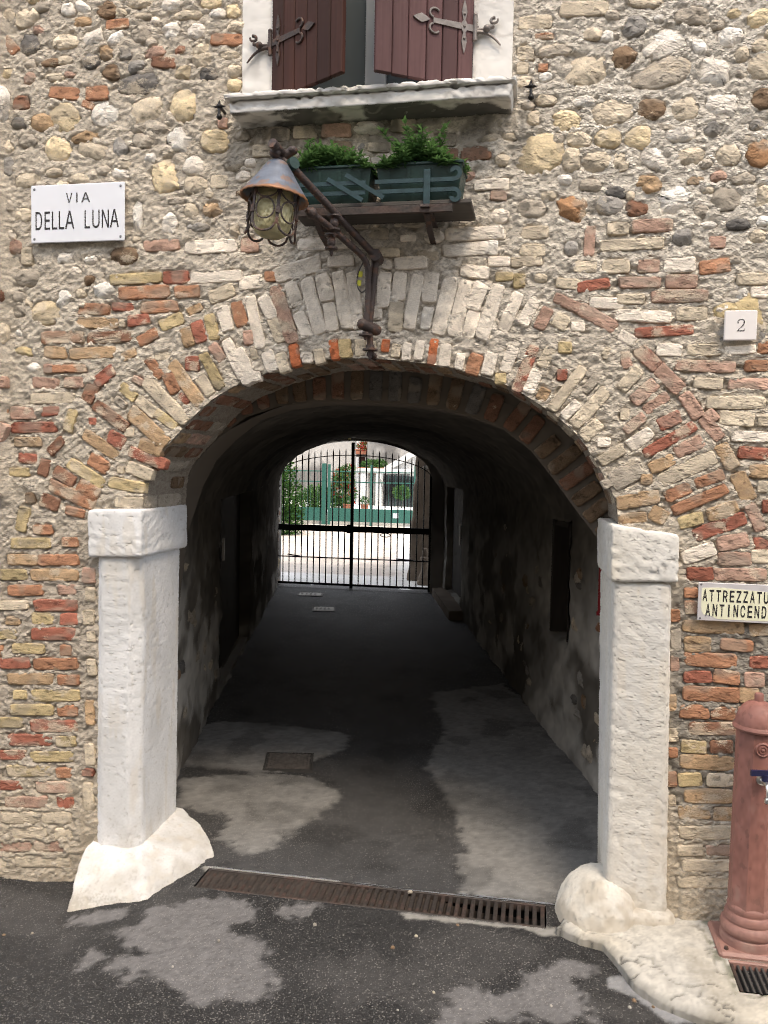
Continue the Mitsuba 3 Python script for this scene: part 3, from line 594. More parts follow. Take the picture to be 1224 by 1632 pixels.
for (x, z, w, h, a, sh, tn) in PIECES:
    d = ARCH_LINE.distance(shapely.Point(x, z))
    if WINDOW.buffer(-.01).contains(shapely.Point(x, z)): continue
    if z < 1.6 and -1.90 < x < .54: continue
    if sh == 'b' and d < .44 and z > 1.55 and -1.95 < x < .75: facade_piece(x, z, w, h, a, sh, tn, ARCH_KEY + '__brick')
    else: facade_piece(x, z, w, h, a, sh, tn, 'stone_house__front_wall__' + ('brick' if sh == 'b' else 'stone'))
n_stone = COUNT['stone_house__front_wall__stone']
rest = []
for q in SMALL:
    if n_stone < 298: facade_piece(*q, 'stone_house__front_wall__stone'); n_stone += 1

# the rest of the wall, beyond what the photograph frames
ms, uvs = [], []
def beyond(x, z, w, h, sh, tn):
    y0 = -.046 if (x < -2.36 and z > 1.64) else -.002
    m = place(piece(w, h, sh, r_, r_.uniform(.008, .014), n=14), (x, y0, z), (1, 0, r_.normal(0, .03)), (0, -1, 0))
    ms.append(m); uvs.append(np.tile(tone_uv(tn, r_), (len(m[0]), 1)))
for row in range(33):
    z = .02 + row * .0686
    for x0, x1 in ((-4.4, -2.43), (.985, 2.95)):
        x = x0 + r_.uniform(0, .15)
        while x < x1 - .24:
            L = r_.choice([.23, .21, .11, .16]); x += L + .016
            if r_.random() < .9 and x - .012 < x1: beyond(x - L / 2, z + r_.normal(0, .003), L, .052, 'b', r_.choice(list('otpduyrut')))
occ = np.zeros((0, 4))
for _ in range(14000):
    x, z = r_.uniform(-4.4, 2.9), r_.uniform(2.32, 5.3)
    if -2.42 < x < .97 and z < 3.76: continue
    if WINDOW.buffer(.06).contains(shapely.Point(x, z)): continue
    w, h = r_.uniform(.05, .17), r_.uniform(.04, .09)
    if len(occ) and (np.hypot((x - occ[:, 0]) / (w + occ[:, 2] + .012), (z - occ[:, 1]) / (h + occ[:, 3] + .012)).min() < .5): continue
    occ = np.vstack([occ, (x, z, w, h)])
    beyond(x, z, w, h, r_.choice(['s', 's', 'a']), r_.choice(list('uwGgBnBuwG')))
    if len(occ) > 1100: break
k = K('stone_house__front_wall__rubble')
scene[k] = mikit.ply(cat(ms), 'masonry', smooth=True, uv=np.vstack(uvs)); labels[k] = {'kind': 'stuff'}

# ---------------------------------------------------------------- soffit of the front arch
DEPTH = .43
seg = np.r_[0, np.cumsum(np.linalg.norm(np.diff(ARCH, axis=0), axis=1))]
TOTAL = seg[-1]
def on_arch(s):
    p = np.array([np.interp(s, seg, ARCH[:, 0]), np.interp(s, seg, ARCH[:, 1])])
    e = .01
    t = np.array([np.interp(s + e, seg, ARCH[:, 0]) - np.interp(s - e, seg, ARCH[:, 0]), np.interp(s + e, seg, ARCH[:, 1]) - np.interp(s - e, seg, ARCH[:, 1])])
    t /= np.linalg.norm(t)
    return p, t, np.array([t[1], -t[0]])          # point, tangent (left to right), normal into the opening
ns, ny = 330, 46
S = np.linspace(0, TOTAL, ns); Yd = np.linspace(-.002, DEPTH + .01, ny)
V, col = [], []
for s in S:
    p, t, nn = on_arch(s)
    V.append([(p[0], y, p[1]) for y in Yd])
V = np.array(V)
Nn = np.array([on_arch(s)[2] for s in S])
f = meshkit.fbm(V * 16, 4, 3) - .5; f2 = meshkit.fbm(V * 60, 2, 5) - .5
V[..., 0] += Nn[:, None, 0] * (.014 * f + .008 * f2); V[..., 2] += Nn[:, None, 1] * (.014 * f + .008 * f2)
ix = np.arange(ns * ny).reshape(ns, ny)
q = np.stack([ix[:-1, :-1], ix[:-1, 1:], ix[1:, 1:], ix[1:, :-1]], -1).reshape(-1, 4)
F = np.vstack([q[:, [0, 1, 2]], q[:, [0, 2, 3]]])
fade = sstep(0, .3, V[..., 1])[..., None]
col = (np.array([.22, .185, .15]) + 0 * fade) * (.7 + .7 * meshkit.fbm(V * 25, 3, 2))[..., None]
sof = tm((V.reshape(-1, 3), F))
if sof.face_normals[np.abs(sof.triangles_center[:, 0] + .67) < .3][:, 2].mean() > 0: F = F[:, ::-1]
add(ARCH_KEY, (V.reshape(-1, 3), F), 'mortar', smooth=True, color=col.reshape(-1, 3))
budget = 296 - COUNT[ARCH_KEY + '__brick']
s = .03; row = 0
soff = []
while s < TOTAL - .02:
    y = .008 if row % 2 else .004
    for L in ([.24, .15] if row % 2 else [.12, .25]):
        soff.append((s, y + L / 2, L - .012)); y += L
    s += .082; row += 1
for (s, yc, L) in soff[:budget]:
    p, t, nn = on_arch(s)
    if r_.random() < .12: continue
    tn = r_.choice(list('utddnGpndn'))
    add(ARCH_KEY + '__brick', place(piece(L, .058, 'b', r_, r_.uniform(.003, .007)), (p[0], yc + .004, p[1]), (0, 1, 0), (nn[0], 0, nn[1])), 'masonry', smooth=True, uv=((TONE.index(tn) + r_.uniform(.08, .5)) / 16, r_.uniform(0, .25)))

# ---------------------------------------------------------------- the two stone posts of the arch
PIL = 'stone_house__pillar'
COUNT[PIL] = 2
def stone(name, C, **kw): return add(name, rough_block(C, **kw), 'limestone', smooth=40)
def ring(x0, x1, y0, y1, z): return [(x0, y0, z), (x1, y0, z), (x1, y1, z), (x0, y1, z)]
bm = rough_block([(-1.850, -.330, -.085), (-1.490, -.285, -.045), (-1.395, .14, -.02), (-1.93, .52, -.06), (-1.905, -.055, .092), (-1.650, -.050, .092), (-1.645, .40, .10), (-1.93, .46, .10)], step=.011, r=.020, amp=.005, freq=15, seed=1, chip=.005)
zr = np.clip((bm[0][:, 2] + .04) / .135, 0, 1); sx = sstep(-1.72, -1.55, bm[0][:, 0])
bm[0][:, 0] += .040 * np.sin(np.pi * zr) * sx * sstep(-.25, .0, bm[0][:, 1]); bm[0][:, 2] += .022 * np.sin(np.pi * zr) * sx * sstep(-.1, .1, bm[0][:, 1])
bm[0][:, 1] -= .022 * np.sin(np.pi * zr) * sstep(.1, -.05, bm[0][:, 1])
add(PIL + '__base', bm, 'limestone', smooth=40)
stone(PIL + '__shaft', [(-1.893, -.034, .04), (-1.672, -.034, .04), (-1.674, .412, .04), (-1.90, .412, .04), (-1.880, -.034, 1.42), (-1.664, -.034, 1.42), (-1.660, .412, 1.42), (-1.88, .412, 1.42)], step=.012, r=.042, amp=.0016, freq=30, seed=2, chip=.002, chamfer=True)
stone(PIL + '__capital', [(-1.900, -.050, 1.368), (-1.649, -.055, 1.376), (-1.645, .43, 1.376), (-1.90, .43, 1.37), (-1.905, -.045, 1.575), (-1.652, -.045, 1.585), (-1.648, .43, 1.585), (-1.90, .43, 1.575)], step=.010, r=.014, amp=.0022, freq=30, seed=3, chip=.005)
PR = PIL + '_001'
stone(PR + '__shaft', [(.313, -.036, .02), (.552, -.036, .02), (.55, .42, .02), (.317, .42, .02), (.305, -.034, 1.362), (.522, -.034, 1.362), (.53, .42, 1.362), (.286, .42, 1.362)], step=.012, r=.024, amp=.0028, freq=20, seed=4, chip=.0035)
stone(PR + '__capital', [(.293, -.050, 1.356), (.545, -.045, 1.365), (.55, .43, 1.36), (.272, .43, 1.36), (.288, -.045, 1.582), (.542, -.035, 1.545), (.55, .43, 1.57), (.268, .43, 1.58)], step=.010, r=.014, amp=.0030, freq=24, seed=5, chip=.007)
stone(PR + '__base', [(.26, -.135, -.05), (.600, -.085, -.05), (.60, .10, -.05), (.28, .10, -.05), (.30, -.115, .080), (.575, -.060, .062), (.58, .10, .07), (.30, .10, .08)], step=.012, r=.03, amp=.010, freq=12, seed=6, chip=.012)
ico = trimesh.creation.icosphere(subdivisions=5)
v = np.array(ico.vertices); v = np.sign(v) * np.abs(v) ** .93
v = v * [.165, .235, .215] * (1 + .10 * (meshkit.fbm(v * 2.2 + 4, 3, 3) - .5)[:, None] + .05 * (meshkit.fbm(v * 9, 3, 4) - .5)[:, None])
v[:, 0] += .035 * (v[:, 2] / .2)
add(PR + '__guard_stone', (v + [.280, .045, -.040], np.array(ico.faces)), 'limestone', smooth=True)

# ---------------------------------------------------------------- window and shutters
WIN = 'stone_house__window'; COUNT[WIN] = 1
def mblock(name, x0, x1, y0, y1, z0, z1, seed, **kw):
    kw = {'step': .02, 'r': .008, 'amp': .0025, 'freq': 20, **kw}
    return add(name, rough_block(ring(x0, x1, y0, y1, z0) + ring(x0, x1, y0, y1, z1), seed=seed, **kw), 'marble', smooth=40)
mblock(WIN + '__jamb', -1.230, -1.094, -.014, .20, 3.235, 4.30, 1)
mblock(WIN + '__jamb', -.291, -.136, -.014, .20, 3.235, 4.30, 2)
mblock(WIN + '__lintel', -1.235, -.130, -.016, .20, 4.302, 4.46, 3)
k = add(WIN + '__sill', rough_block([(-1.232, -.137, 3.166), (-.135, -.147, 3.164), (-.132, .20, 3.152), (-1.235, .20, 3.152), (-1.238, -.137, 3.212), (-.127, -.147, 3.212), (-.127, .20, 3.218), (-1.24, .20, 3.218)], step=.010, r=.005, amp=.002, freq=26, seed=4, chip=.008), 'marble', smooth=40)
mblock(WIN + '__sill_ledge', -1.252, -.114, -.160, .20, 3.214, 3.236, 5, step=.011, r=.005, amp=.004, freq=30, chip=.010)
add(WIN + '__pane', cbox(-1.05, -.745, .145, .150, 3.26, 4.28, .001), 'pane_grey')
add(WIN + '__pane', cbox(-.66, -.34, .145, .150, 3.26, 4.28, .001), 'pane_grey')
for a in [(-1.094, -1.05, 3.238, 4.30), (-.745, -.655, 3.238, 4.30), (-.335, -.291, 3.238, 4.30)]: add(WIN + '__frame', cbox(a[0], a[1], .120, .165, a[2], a[3]), 'window_frame')
for a in [(-1.05, -.745), (-.655, -.335)]: add(WIN + '__frame', cbox(a[0], a[1], .124, .162, 3.238, 3.29), 'window_frame')
add(WIN + '__room', cbox(-1.40, 0.0, .30, .31, 3.0, 4.6), 'drain_dark')

def shutter(hx, side, theta, fade, label, seed):
    """a plank shutter hung at hx; side +1: it reaches to the right of its hinge"""
    rg = np.random.default_rng(seed)
    key = K('stone_house__shutter'); tag(key, label)
    th = math.radians(theta)
    D = np.array([side * math.cos(th), -math.sin(th), 0]); N = np.array([-side * math.sin(th), -math.cos(th), 0]) if side > 0 else np.array([math.sin(th), -math.cos(th), 0])
    M = np.stack([D, N, [0, 0, 1]], 1)
    if np.linalg.det(M) < 0: flip = True
    else: flip = False
    def put(m):
        v, f = np.asarray(m[0]), np.asarray(m[1])
        return (v @ M.T + np.array([hx, -.018, 0]), f[:, ::-1] if flip else f)
    z0, z1, W = 3.252, 4.29, .398
    n = 6; edges = np.linspace(0, W, n + 1)
    if n: edges[1:-1] += rg.uniform(-.006, .006, n - 1)
    for i in range(n):
        add(key + '__plank', put(cbox(edges[i] + .0012, edges[i + 1] - .0012, -.010, .012 + rg.uniform(-.001, .001), z0 + rg.uniform(0, .002), z1, .0035)), 'shutter_wood', uv=(rg.uniform(.15, .95), fade + rg.uniform(-.12, .12)))
    for zb in (3.42, 4.08): add(key + '__batten', put(cbox(.02, W - .02, -.030, -.0105, zb, zb + .09, .003)), 'shutter_wood', uv=(.4, fade))
    # hand-forged strap hinge: tapering strap, a fleur at its end, a cross plate and two curls
    y = .0155
    zc = 3.475
    H = 'hinge_iron' if fade > .5 else 'rusty_iron'
    parts = []
    strap = [(-.015, 0), (.205, .0)]
    pts = lambda L: np.array([(a, y, zc + b) for a, b in L])
    parts.append(hull([(-.02, y - .003, zc - .013), (-.02, y + .002, zc + .013), (.17, y - .003, zc - .009), (.17, y + .002, zc + .009), (-.02, y + .002, zc - .013), (-.02, y - .003, zc + .013), (.17, y + .002, zc - .009), (.17, y - .003, zc + .009)]))
    dia = lambda cx, cz, rx, rz: hull([(cx + rx * a, y + b, cz + rz * c) for a, c in ((1, 0), (-1, 0), (0, 1), (0, -1), (.55, .55), (-.55, .55), (.55, -.55), (-.55, -.55)) for b in (-.003, .003)])
    parts.append(dia(.218, zc, .034, .017))
    for sg in (1, -1):
        t_ = np.linspace(0, 1, 14)
        ang = t_ * 4.2
        rad = .020 * (1 - .45 * t_)
        cx, cz = .158, zc + sg * .020
        parts.append(tube(np.stack([cx + .0 + rad * np.sin(ang) * 1.1 + .012 * (1 - t_), np.full(14, y), cz + sg * (.012 - rad * np.cos(ang))], 1), .0046, 6))
    add(key + '__strap_hinge', put(cat(parts)), H, smooth=40)
    cp = [dia(.042, zc + .055, .011, .045), dia(.042, zc - .055, .011, .045), dia(.042, zc, .016, .03)]
    for b in (-.045, 0, .045): cp.append(move(trimesh.creation.icosphere(1, .0055), None, (.042, y + .004, zc + b)))
    add(key + '__cross_plate', put(cat(cp)), H, smooth=30)
    # pin and scrolled holder on the stone jamb
    y_ = -.032
    X0 = hx - side * .012
    pin = [tube([(X0, y_, zc - .045), (X0, y_, zc + .045)], .0085, 8), move(trimesh.creation.icosphere(1, .009), None, (X0, y_, zc + .05))]
    add(key + '__pin', cat(pin), H, smooth=40)
    t_ = np.linspace(0, 1, 18)
    up_ = np.stack([X0 - side * (.01 + .072 * t_ ** .8 + .022 * np.sin(t_ * 4.4) * t_), np.full(18, y_ + .004), zc - .012 + .050 * np.sin(t_ * 2.5)], 1)
    t2 = np.linspace(0, 5.0, 16)
    curl = np.stack([X0 - side * (.076 - .020 * np.sin(t2) * (1 - t2 / 9)), np.full(16, y_ + .004), zc + .038 - .020 * (1 - np.cos(t2)) * .8 * (1 - t2 / 9)], 1)
    tail = np.stack([X0 - side * np.linspace(.008, .098, 10), np.full(10, y_ + .004), zc - .012 - .055 * np.linspace(0, 1, 10) ** 2.2], 1)
    hold = [tube(np.array([(X0, y_ + .004, zc - .005), (X0 - side * .045, y_ + .004, zc - .004), (X0 - side * .072, y_ + .004, zc + .006)]), .0075, 8), tube(curl, .0062, 7, scale=np.linspace(1.1, .6, 16)), tube(tail, .0072, 7, scale=np.linspace(1.2, .45, 10)), move(trimesh.creation.icosphere(2, .014), None, (X0 - side * .045, y_ - .002, zc - .004))]
    add(key + '__scroll_holder', cat(hold), H, smooth=40)
shutter(-1.092, 1, 31, .12, 'dark brown plank shutter standing ajar on the left', 21)
shutter(-.293, -1, 30, .85, 'faded purple-brown plank shutter standing ajar on the right', 22)

# the body of the house behind its front, so that it stays dark inside
for a in [(-4.6, 3.1, .5, 8.3, 5.55, 5.65)]: add('stone_house__roof', cbox(a[0], a[1], .02, a[3], a[4], a[5]), 'roof_tile')
add('stone_house__side_wall', cbox(-4.7, -4.6, -.01, 8.4, -.4, 5.65), 'render_stained')
add('stone_house__side_wall', cbox(3.1, 3.2, -.01, 8.4, -.4, 5.65), 'render_stained')

# cast holders that catch the open shutters
def shutter_stop(x, z, label):
    k = thing('shutter_catch', label, 'shutter catch', None)
    add(k + '__spike', tube([(x, .02, z), (x, -.06, z)], .006, 8), 'black_iron', smooth=40)
    star = []
    for dx, dz in ((.030, 0), (-.030, 0), (0, .030)):
        star.append(hull([(x + .007, -.062, z + .007), (x - .007, -.062, z + .007), (x + .007, -.062, z - .007), (x - .007, -.062, z - .007), (x, -.072, z), (x + dx, -.062, z + dz)]))
    star += [tube([(x, -.064, z), (x + .002, -.066, z - .035)], .006, 8), move(trimesh.creation.icosphere(2, .0115), None, (x + .002, -.066, z - .042)), move(trimesh.creation.icosphere(2, .010), None, (x, -.066, z))]
    add(k + '__star', cat(star), 'black_iron', smooth=40)
shutter_stop(-1.306, 3.228, 'black cast shutter catch beside the left end of the window sill')
shutter_stop(-.063, 3.232, 'black cast shutter catch right of the window sill')
# ---------------------------------------------------------------- the passage
AX = -.235                       # the passage runs obliquely: x moves by AX per metre of depth
Y0, Y1 = .43, 8.10
SEC = np.array([(-1.82, -.35), (-1.815, .5), (-1.80, 1.05), (-1.755, 1.42), (-1.672, 1.664), (-1.60, 1.80), (-1.50, 1.90), (-1.36, 2.005), (-1.20, 2.055), (-1.02, 2.078), (-.843, 2.080), (-.62, 2.072), (-.45, 2.052), (-.30, 2.018), (-.158, 1.965), (-.03, 1.87), (.068, 1.752), (.202, 1.575), (.31, 1.44), (.40, 1.32), (.48, 1.15), (.535, .95), (.56, .5), (.565, -.35)])
SECP = Polygon(SEC)
SEC2 = np.vstack([[(-1.815, -.35), (-1.815, .6), (-1.812, 1.42)], [(-.625 - 1.187 * math.cos(t), 1.42 + .72 * math.sin(t)) for t in np.linspace(.12, math.pi - .12, 26)], [(.562, 1.42), (.565, .6), (.565, -.35)]])
# the face of the inner arch, seen under the front arch
face_v = trimesh.creation.extrude_polygon(shapely.box(-2.6, -.35, 1.3, 2.9).difference(SECP), .24, engine='earcut')
fv, ff = np.array(face_v.vertices), np.array(face_v.faces)
fv = np.stack([fv[:, 0], Y0 + .005 + (.24 - fv[:, 2]), fv[:, 1]], 1)
fc = np.tile([.13, .11, .09], (len(fv), 1))
add('stone_house__passage_arch', (fv, ff), 'plaster_dark', color=fc)
seg2 = np.r_[0, np.cumsum(np.linalg.norm(np.diff(SEC, axis=0), axis=1))]
for s in np.arange(1.9, seg2[-1] - 1.2, .088):
    p = np.array([np.interp(s, seg2, SEC[:, 0]), np.interp(s, seg2, SEC[:, 1])]); q = np.array([np.interp(s + .02, seg2, SEC[:, 0]), np.interp(s + .02, seg2, SEC[:, 1])])
    t = (q - p) / np.linalg.norm(q - p); nn = np.array([-t[1], t[0]]) * 1.0
    L = r_.uniform(.10, .17)
    c = p + nn * (L / 2 + .01)
    add('stone_house__passage_arch__brick', place(piece(L, .06, 'b', r_, .012), (c[0], Y0 + .004, c[1]), (nn[0], 0, nn[1]), (0, -1, 0)), 'masonry', smooth=True, uv=((TONE.index(r_.choice(list('dnkGnd'))) + r_.uniform(.08, .4)) / 16, .0))
# walls and vault: one skin each, rough plaster over stones
seg2 = np.r_[0, np.cumsum(np.linalg.norm(np.diff(SEC2, axis=0), axis=1))]
def skin(name, s0, s1, ns, recess):
    S = np.linspace(s0, s1, ns); Y = np.linspace(Y0, Y1, 260)
    px, pz = np.interp(S, seg2, SEC2[:, 0]), np.interp(S, seg2, SEC2[:, 1])
    V = np.stack([px[:, None] + AX * (Y - Y0)[None], np.broadcast_to(Y, (ns, len(Y))), np.broadcast_to(pz[:, None], (ns, len(Y)))], -1).copy()
    tx, tz = np.gradient(px), np.gradient(pz); l = np.hypot(tx, tz)
    nx, nzz = tz / l, -tx / l                               # into the passage
    d = .05 * (meshkit.fbm(V * 3.0, 3, 6) - .5) + .045 * (meshkit.fbm(V * 11, 3, 7) - .5)
    d *= sstep(Y0, Y0 + .1, V[..., 1])
    for (y0, y1, z0, z1, dep) in recess:
        m = sstep(y0 - .02, y0 + .02, V[..., 1]) * sstep(y1 + .02, y1 - .02, V[..., 1]) * sstep(z0 - .02, z0 + .02, V[..., 2]) * sstep(z1 + .02, z1 - .02, V[..., 2])
        d = d * (1 - m) - dep * m
    V[..., 0] += nx[:, None] * d; V[..., 2] += nzz[:, None] * d
    n1 = meshkit.fbm(V * 2.2, 4, 9); n2 = meshkit.fbm(V * 14, 3, 10)
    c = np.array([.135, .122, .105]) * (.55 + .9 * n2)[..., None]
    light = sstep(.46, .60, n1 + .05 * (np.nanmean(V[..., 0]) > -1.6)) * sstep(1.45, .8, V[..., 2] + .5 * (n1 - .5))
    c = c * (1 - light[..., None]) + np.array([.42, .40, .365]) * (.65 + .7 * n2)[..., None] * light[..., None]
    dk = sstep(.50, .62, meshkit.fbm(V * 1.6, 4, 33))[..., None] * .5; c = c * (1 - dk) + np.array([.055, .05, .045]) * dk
    ix = np.arange(V.shape[0] * V.shape[1]).reshape(V.shape[:2])
    q = np.stack([ix[:-1, :-1], ix[:-1, 1:], ix[1:, 1:], ix[1:, :-1]], -1).reshape(-1, 4)
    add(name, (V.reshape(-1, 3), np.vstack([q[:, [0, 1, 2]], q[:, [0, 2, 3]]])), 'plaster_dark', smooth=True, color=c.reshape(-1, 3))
sl, sr = seg2[3], seg2[-4]
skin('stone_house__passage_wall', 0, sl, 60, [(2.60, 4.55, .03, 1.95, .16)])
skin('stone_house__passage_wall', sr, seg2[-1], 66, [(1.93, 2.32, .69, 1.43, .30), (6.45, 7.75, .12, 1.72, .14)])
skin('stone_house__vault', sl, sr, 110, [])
# stones and bricks showing through the plaster
def wall_piece(side, y, z, w, h, sh, tn, parent):
    x = (-1.815 if side < 0 else .565) + AX * (y - Y0)
    N = np.array([-side, side * AX, 0]) * np.array([1, 1, 1.0]); N = np.array([-side * 1.0, side * AX, 0]); N /= np.linalg.norm(N)
    U = np.cross([0, 0, 1.0], N) 
    add(parent, place(piece(w, h, sh, r_, .013), (x + side * .006, y, z), U, N), 'masonry', smooth=True, uv=tone_uv(tn, r_, .1))
for z in np.arange(.28, 1.16, .072):
    y = .50 + r_.uniform(0, .08)
    for L in r_.permutation([.22, .12, .2, .24]):
        if r_.random() < .62 - .25 * (y - .5): wall_piece(1, y + L / 2, z, L - .012, .055, 'b', r_.choice(list('otpdou')), 'stone_house__passage_wall_001__brick')
        y += L
for _ in range(60):
    y_ = r_.uniform(.6, 4.5)
    if 1.8 < y_ < 2.45: continue
    wall_piece(1, y_, r_.uniform(.15, 1.3), r_.uniform(.06, .2), r_.uniform(.05, .11), r_.choice(['s', 'a']), r_.choice(list('GgunkG')), 'stone_house__passage_wall_001__stone')
for _ in range(36):
    y = r_.uniform(.5, 2.5)
    wall_piece(-1, y, r_.uniform(.15, 1.35), r_.uniform(.06, .2), r_.uniform(.05, .11), r_.choice(['s', 'a']), r_.choice(list('GgunkG')), 'stone_house__passage_wall__stone')
def wall_frame(side):
    N = np.array([-side * 1.0, side * AX, 0]); N /= np.linalg.norm(N)
    U = np.array([AX, 1.0, 0]); U /= np.linalg.norm(U)
    return U, N
def on_wall(side, y, z, out=0.0):
    U, N = wall_frame(side)
    x0 = (-1.815 if side < 0 else .565) + AX * (y - Y0)
    return np.array([x0, y, z]) + N * out
def wall_box(side, y0, y1, z0, z1, o0, o1, c=.003):
    return hull([on_wall(side, y, z, o) for y in (y0, y1) for z in (z0, z1) for o in (o0, o1)])
# left: a plank door in its recess, with a pale sill and a bright bolt plate
DL = 'stone_house__passage_door'
for i in range(9): add(DL + '__plank', wall_box(-1, 2.64 + i * .21, 2.845 + i * .21, .05, 1.93, -.13, -.10), 'door_wood')
add(DL + '__threshold', wall_box(-1, 2.60, 4.58, -.02, .035, -.16, -.02), 'bright_cover')
add(DL + '__edge_plate', wall_box(-1, 2.52, 2.545, 1.05, 1.22, .02, .035), 'bright_cover')
COUNT[DL] = 2
DR = DL + '_001'
for i in range(6): add(DR + '__plank', wall_box(1, 6.48 + i * .21, 6.685 + i * .21, .14, 1.70, -.11, -.08), 'door_wood')
add(DR + '__name_plate', wall_box(1, 6.36, 6.40, .86, 1.10, .02, .03), 'bright_cover')
add(DR + '__step', wall_box(1, 6.2, 7.95, -.05, .11, -.12, .16), 'grey_stone')
# right: a blind window, near-black boards and lining standing in for its dark interior
BW = 'stone_house__blind_window'
for i in range(3): add(BW + '__board', wall_box(1, 1.95 + i * .115, 2.06 + i * .115, .70, 1.42, -.28, -.255), 'door_wood')
for a in ((2.275, 2.318, .70, 1.45, -.27, .006), (1.925, 1.965, .70, 1.45, -.27, -.01), (1.97, 2.27, 1.41, 1.45, -.27, .0)): add(BW + '__frame', wall_box(1, *a), 'door_wood')
# red pipe and box of the fire equipment, right behind the arch
FB = thing('fire_hose_pipe', 'red painted fire pipe with valve box behind the right-hand stone post', 'fire pipe')
add(FB + '__pipe', tube([on_wall(1, 1.21, 1.02, .03), on_wall(1, 1.21, 1.60, .03)], .011, 12), 'red_paint', smooth=40)
add(FB + '__box', wall_box(1, 1.02, 1.16, 1.525, 1.64, -.02, .055), 'red_paint')
add(FB + '__bracket', wall_box(1, 1.19, 1.23, 1.15, 1.18, -.02, .025), 'red_paint')
add(FB + '__flange', tube([on_wall(1, 1.21, 1.01, .03), on_wall(1, 1.21, 1.03, .03)], .017, 12), 'red_paint', smooth=40)

# ---------------------------------------------------------------- far end: gate wall
GY = 8.10
gx = np.linspace(-3.67, -1.415, 40)
garch = np.stack([gx, 1.60 + .505 * np.sqrt(np.clip(1 - ((gx + 2.543) / 1.128) ** 2, 0, 1))], 1)
gate_open = Polygon(np.vstack([[[-3.67, -.4]], garch, [[-1.415, -.4]]]))
gw = trimesh.creation.extrude_polygon(shapely.box(-4.7, -.4, 3.2, 5.65).difference(gate_open), .32, engine='earcut')
gv = np.array(gw.vertices); gv = np.stack([gv[:, 0], GY + .32 - gv[:, 2], gv[:, 1]], 1)
add('stone_house__rear_wall', (gv, np.array(gw.faces)), 'render_stained')
for i in range(16):
    z = .06 + i * .1
    for x, sg in ((-3.67, 1), (-1.415, -1)):
        add('stone_house__rear_wall__stone', place(piece(.26, .094, 'a', r_, .02), (x, GY + .15, z), (0, 1, 0), (sg, 0, 0)), 'masonry', smooth=True, uv=tone_uv(r_.choice(list('ugBp')), r_, .4))

G = thing('iron_gate', 'black iron bar gate with two leaves closing the far end of the passage', 'gate')
gy = GY + .05
def leaf(x0, x1, name):
    for i in range(1, 12):
        x = x0 + (x1 - x0) * i / 12
        za = 1.60 + .33 * math.sqrt(max(0, 1 - ((x + 2.543) / 1.135) ** 2)) - .03
        tip = za + .10
        P = [(x, gy, .06), (x, gy, tip - .05), (x, gy, tip)]
        add(G + '__bar', tube(P, .0085, 6, scale=[1, 1, .15]), 'gate_iron', smooth=40)
leaf(-3.645, -2.56, 'l'); leaf(-2.535, -1.435, 'r')
ax_ = np.linspace(-3.645, -1.435, 40)
add(G + '__arch_rail', flat(np.stack([ax_, np.full(40, gy), 1.57 + .33 * np.sqrt(np.clip(1 - ((ax_ + 2.543) / 1.135) ** 2, 0, 1))], 1), .02, .012, (0, 1, 0)), 'gate_iron')
for x0, x1 in ((-3.645, -2.56), (-2.535, -1.435)):
    for z, h in ((.045, .03), (.43, .016), (.815, .085)): add(G + '__rail', cbox(x0, x1, gy - .012, gy + .012, z, z + h, .002), 'gate_iron')
for x, z1 in ((-3.652, 1.62), (-2.5475, 2.08), (-1.428, 1.66)): add(G + '__post', cbox(x - .021, x + .021, gy - .022, gy + .022, .01, z1, .003), 'gate_iron')
add(G + '__lock_box', cbox(-2.62, -2.57, gy - .03, gy + .03, .80, .92), 'gate_iron')
add(G + '__bolt', tube([(-3.48, gy - .02, .47), (-3.30, gy - .02, .45)], .009, 6), 'gate_iron')
add(G + '__bolt', tube([(-1.90, gy - .02, .46), (-1.66, gy - .02, .45)], .009, 6), 'gate_iron')
a_ = np.linspace(0, 6.28, 20)
add(G + '__chain', tube(np.stack([-2.06 + .07 * np.cos(a_), np.full(20, gy - .03), .79 + .025 * np.sin(a_)], 1), .006, 5), 'gate_iron')
ML = thing('mailbox', 'dark metal letter box fixed beside the left post of the iron gate', 'letter box')
add(ML + '__body', cbox(-3.70, -3.585, GY - .17, GY - .02, 1.14, 1.40), 'cast_iron')
add(ML + '__lid', hull([(-3.71, GY - .185, 1.405), (-3.575, GY - .185, 1.405), (-3.71, GY - .01, 1.45), (-3.575, GY - .01, 1.45), (-3.71, GY - .185, 1.415), (-3.575, GY - .185, 1.415), (-3.71, GY - .01, 1.46), (-3.575, GY - .01, 1.46)]), 'cast_iron')
LP = thing('ceiling_lamp', 'small round enamel lamp hanging from the vault in front of the gate', 'lamp')
c = np.array((-2.478, 7.600, 2.135))
add(LP + '__shade', lathe([(.0, .035), (.03, .032), (.085, .0), (.08, -.004), (.0, .012)], 20, c), 'bright_cover', smooth=40)
add(LP + '__stem', tube([c + [0, 0, .03], c + [0, 0, .14]], .008, 8), 'gate_iron')
add(LP + '__bulb', lathe([(.0, -.055), (.016, -.048), (.022, -.03), (.014, .0), (0, .01)], 12, c), 'amber_glass', smooth=True)
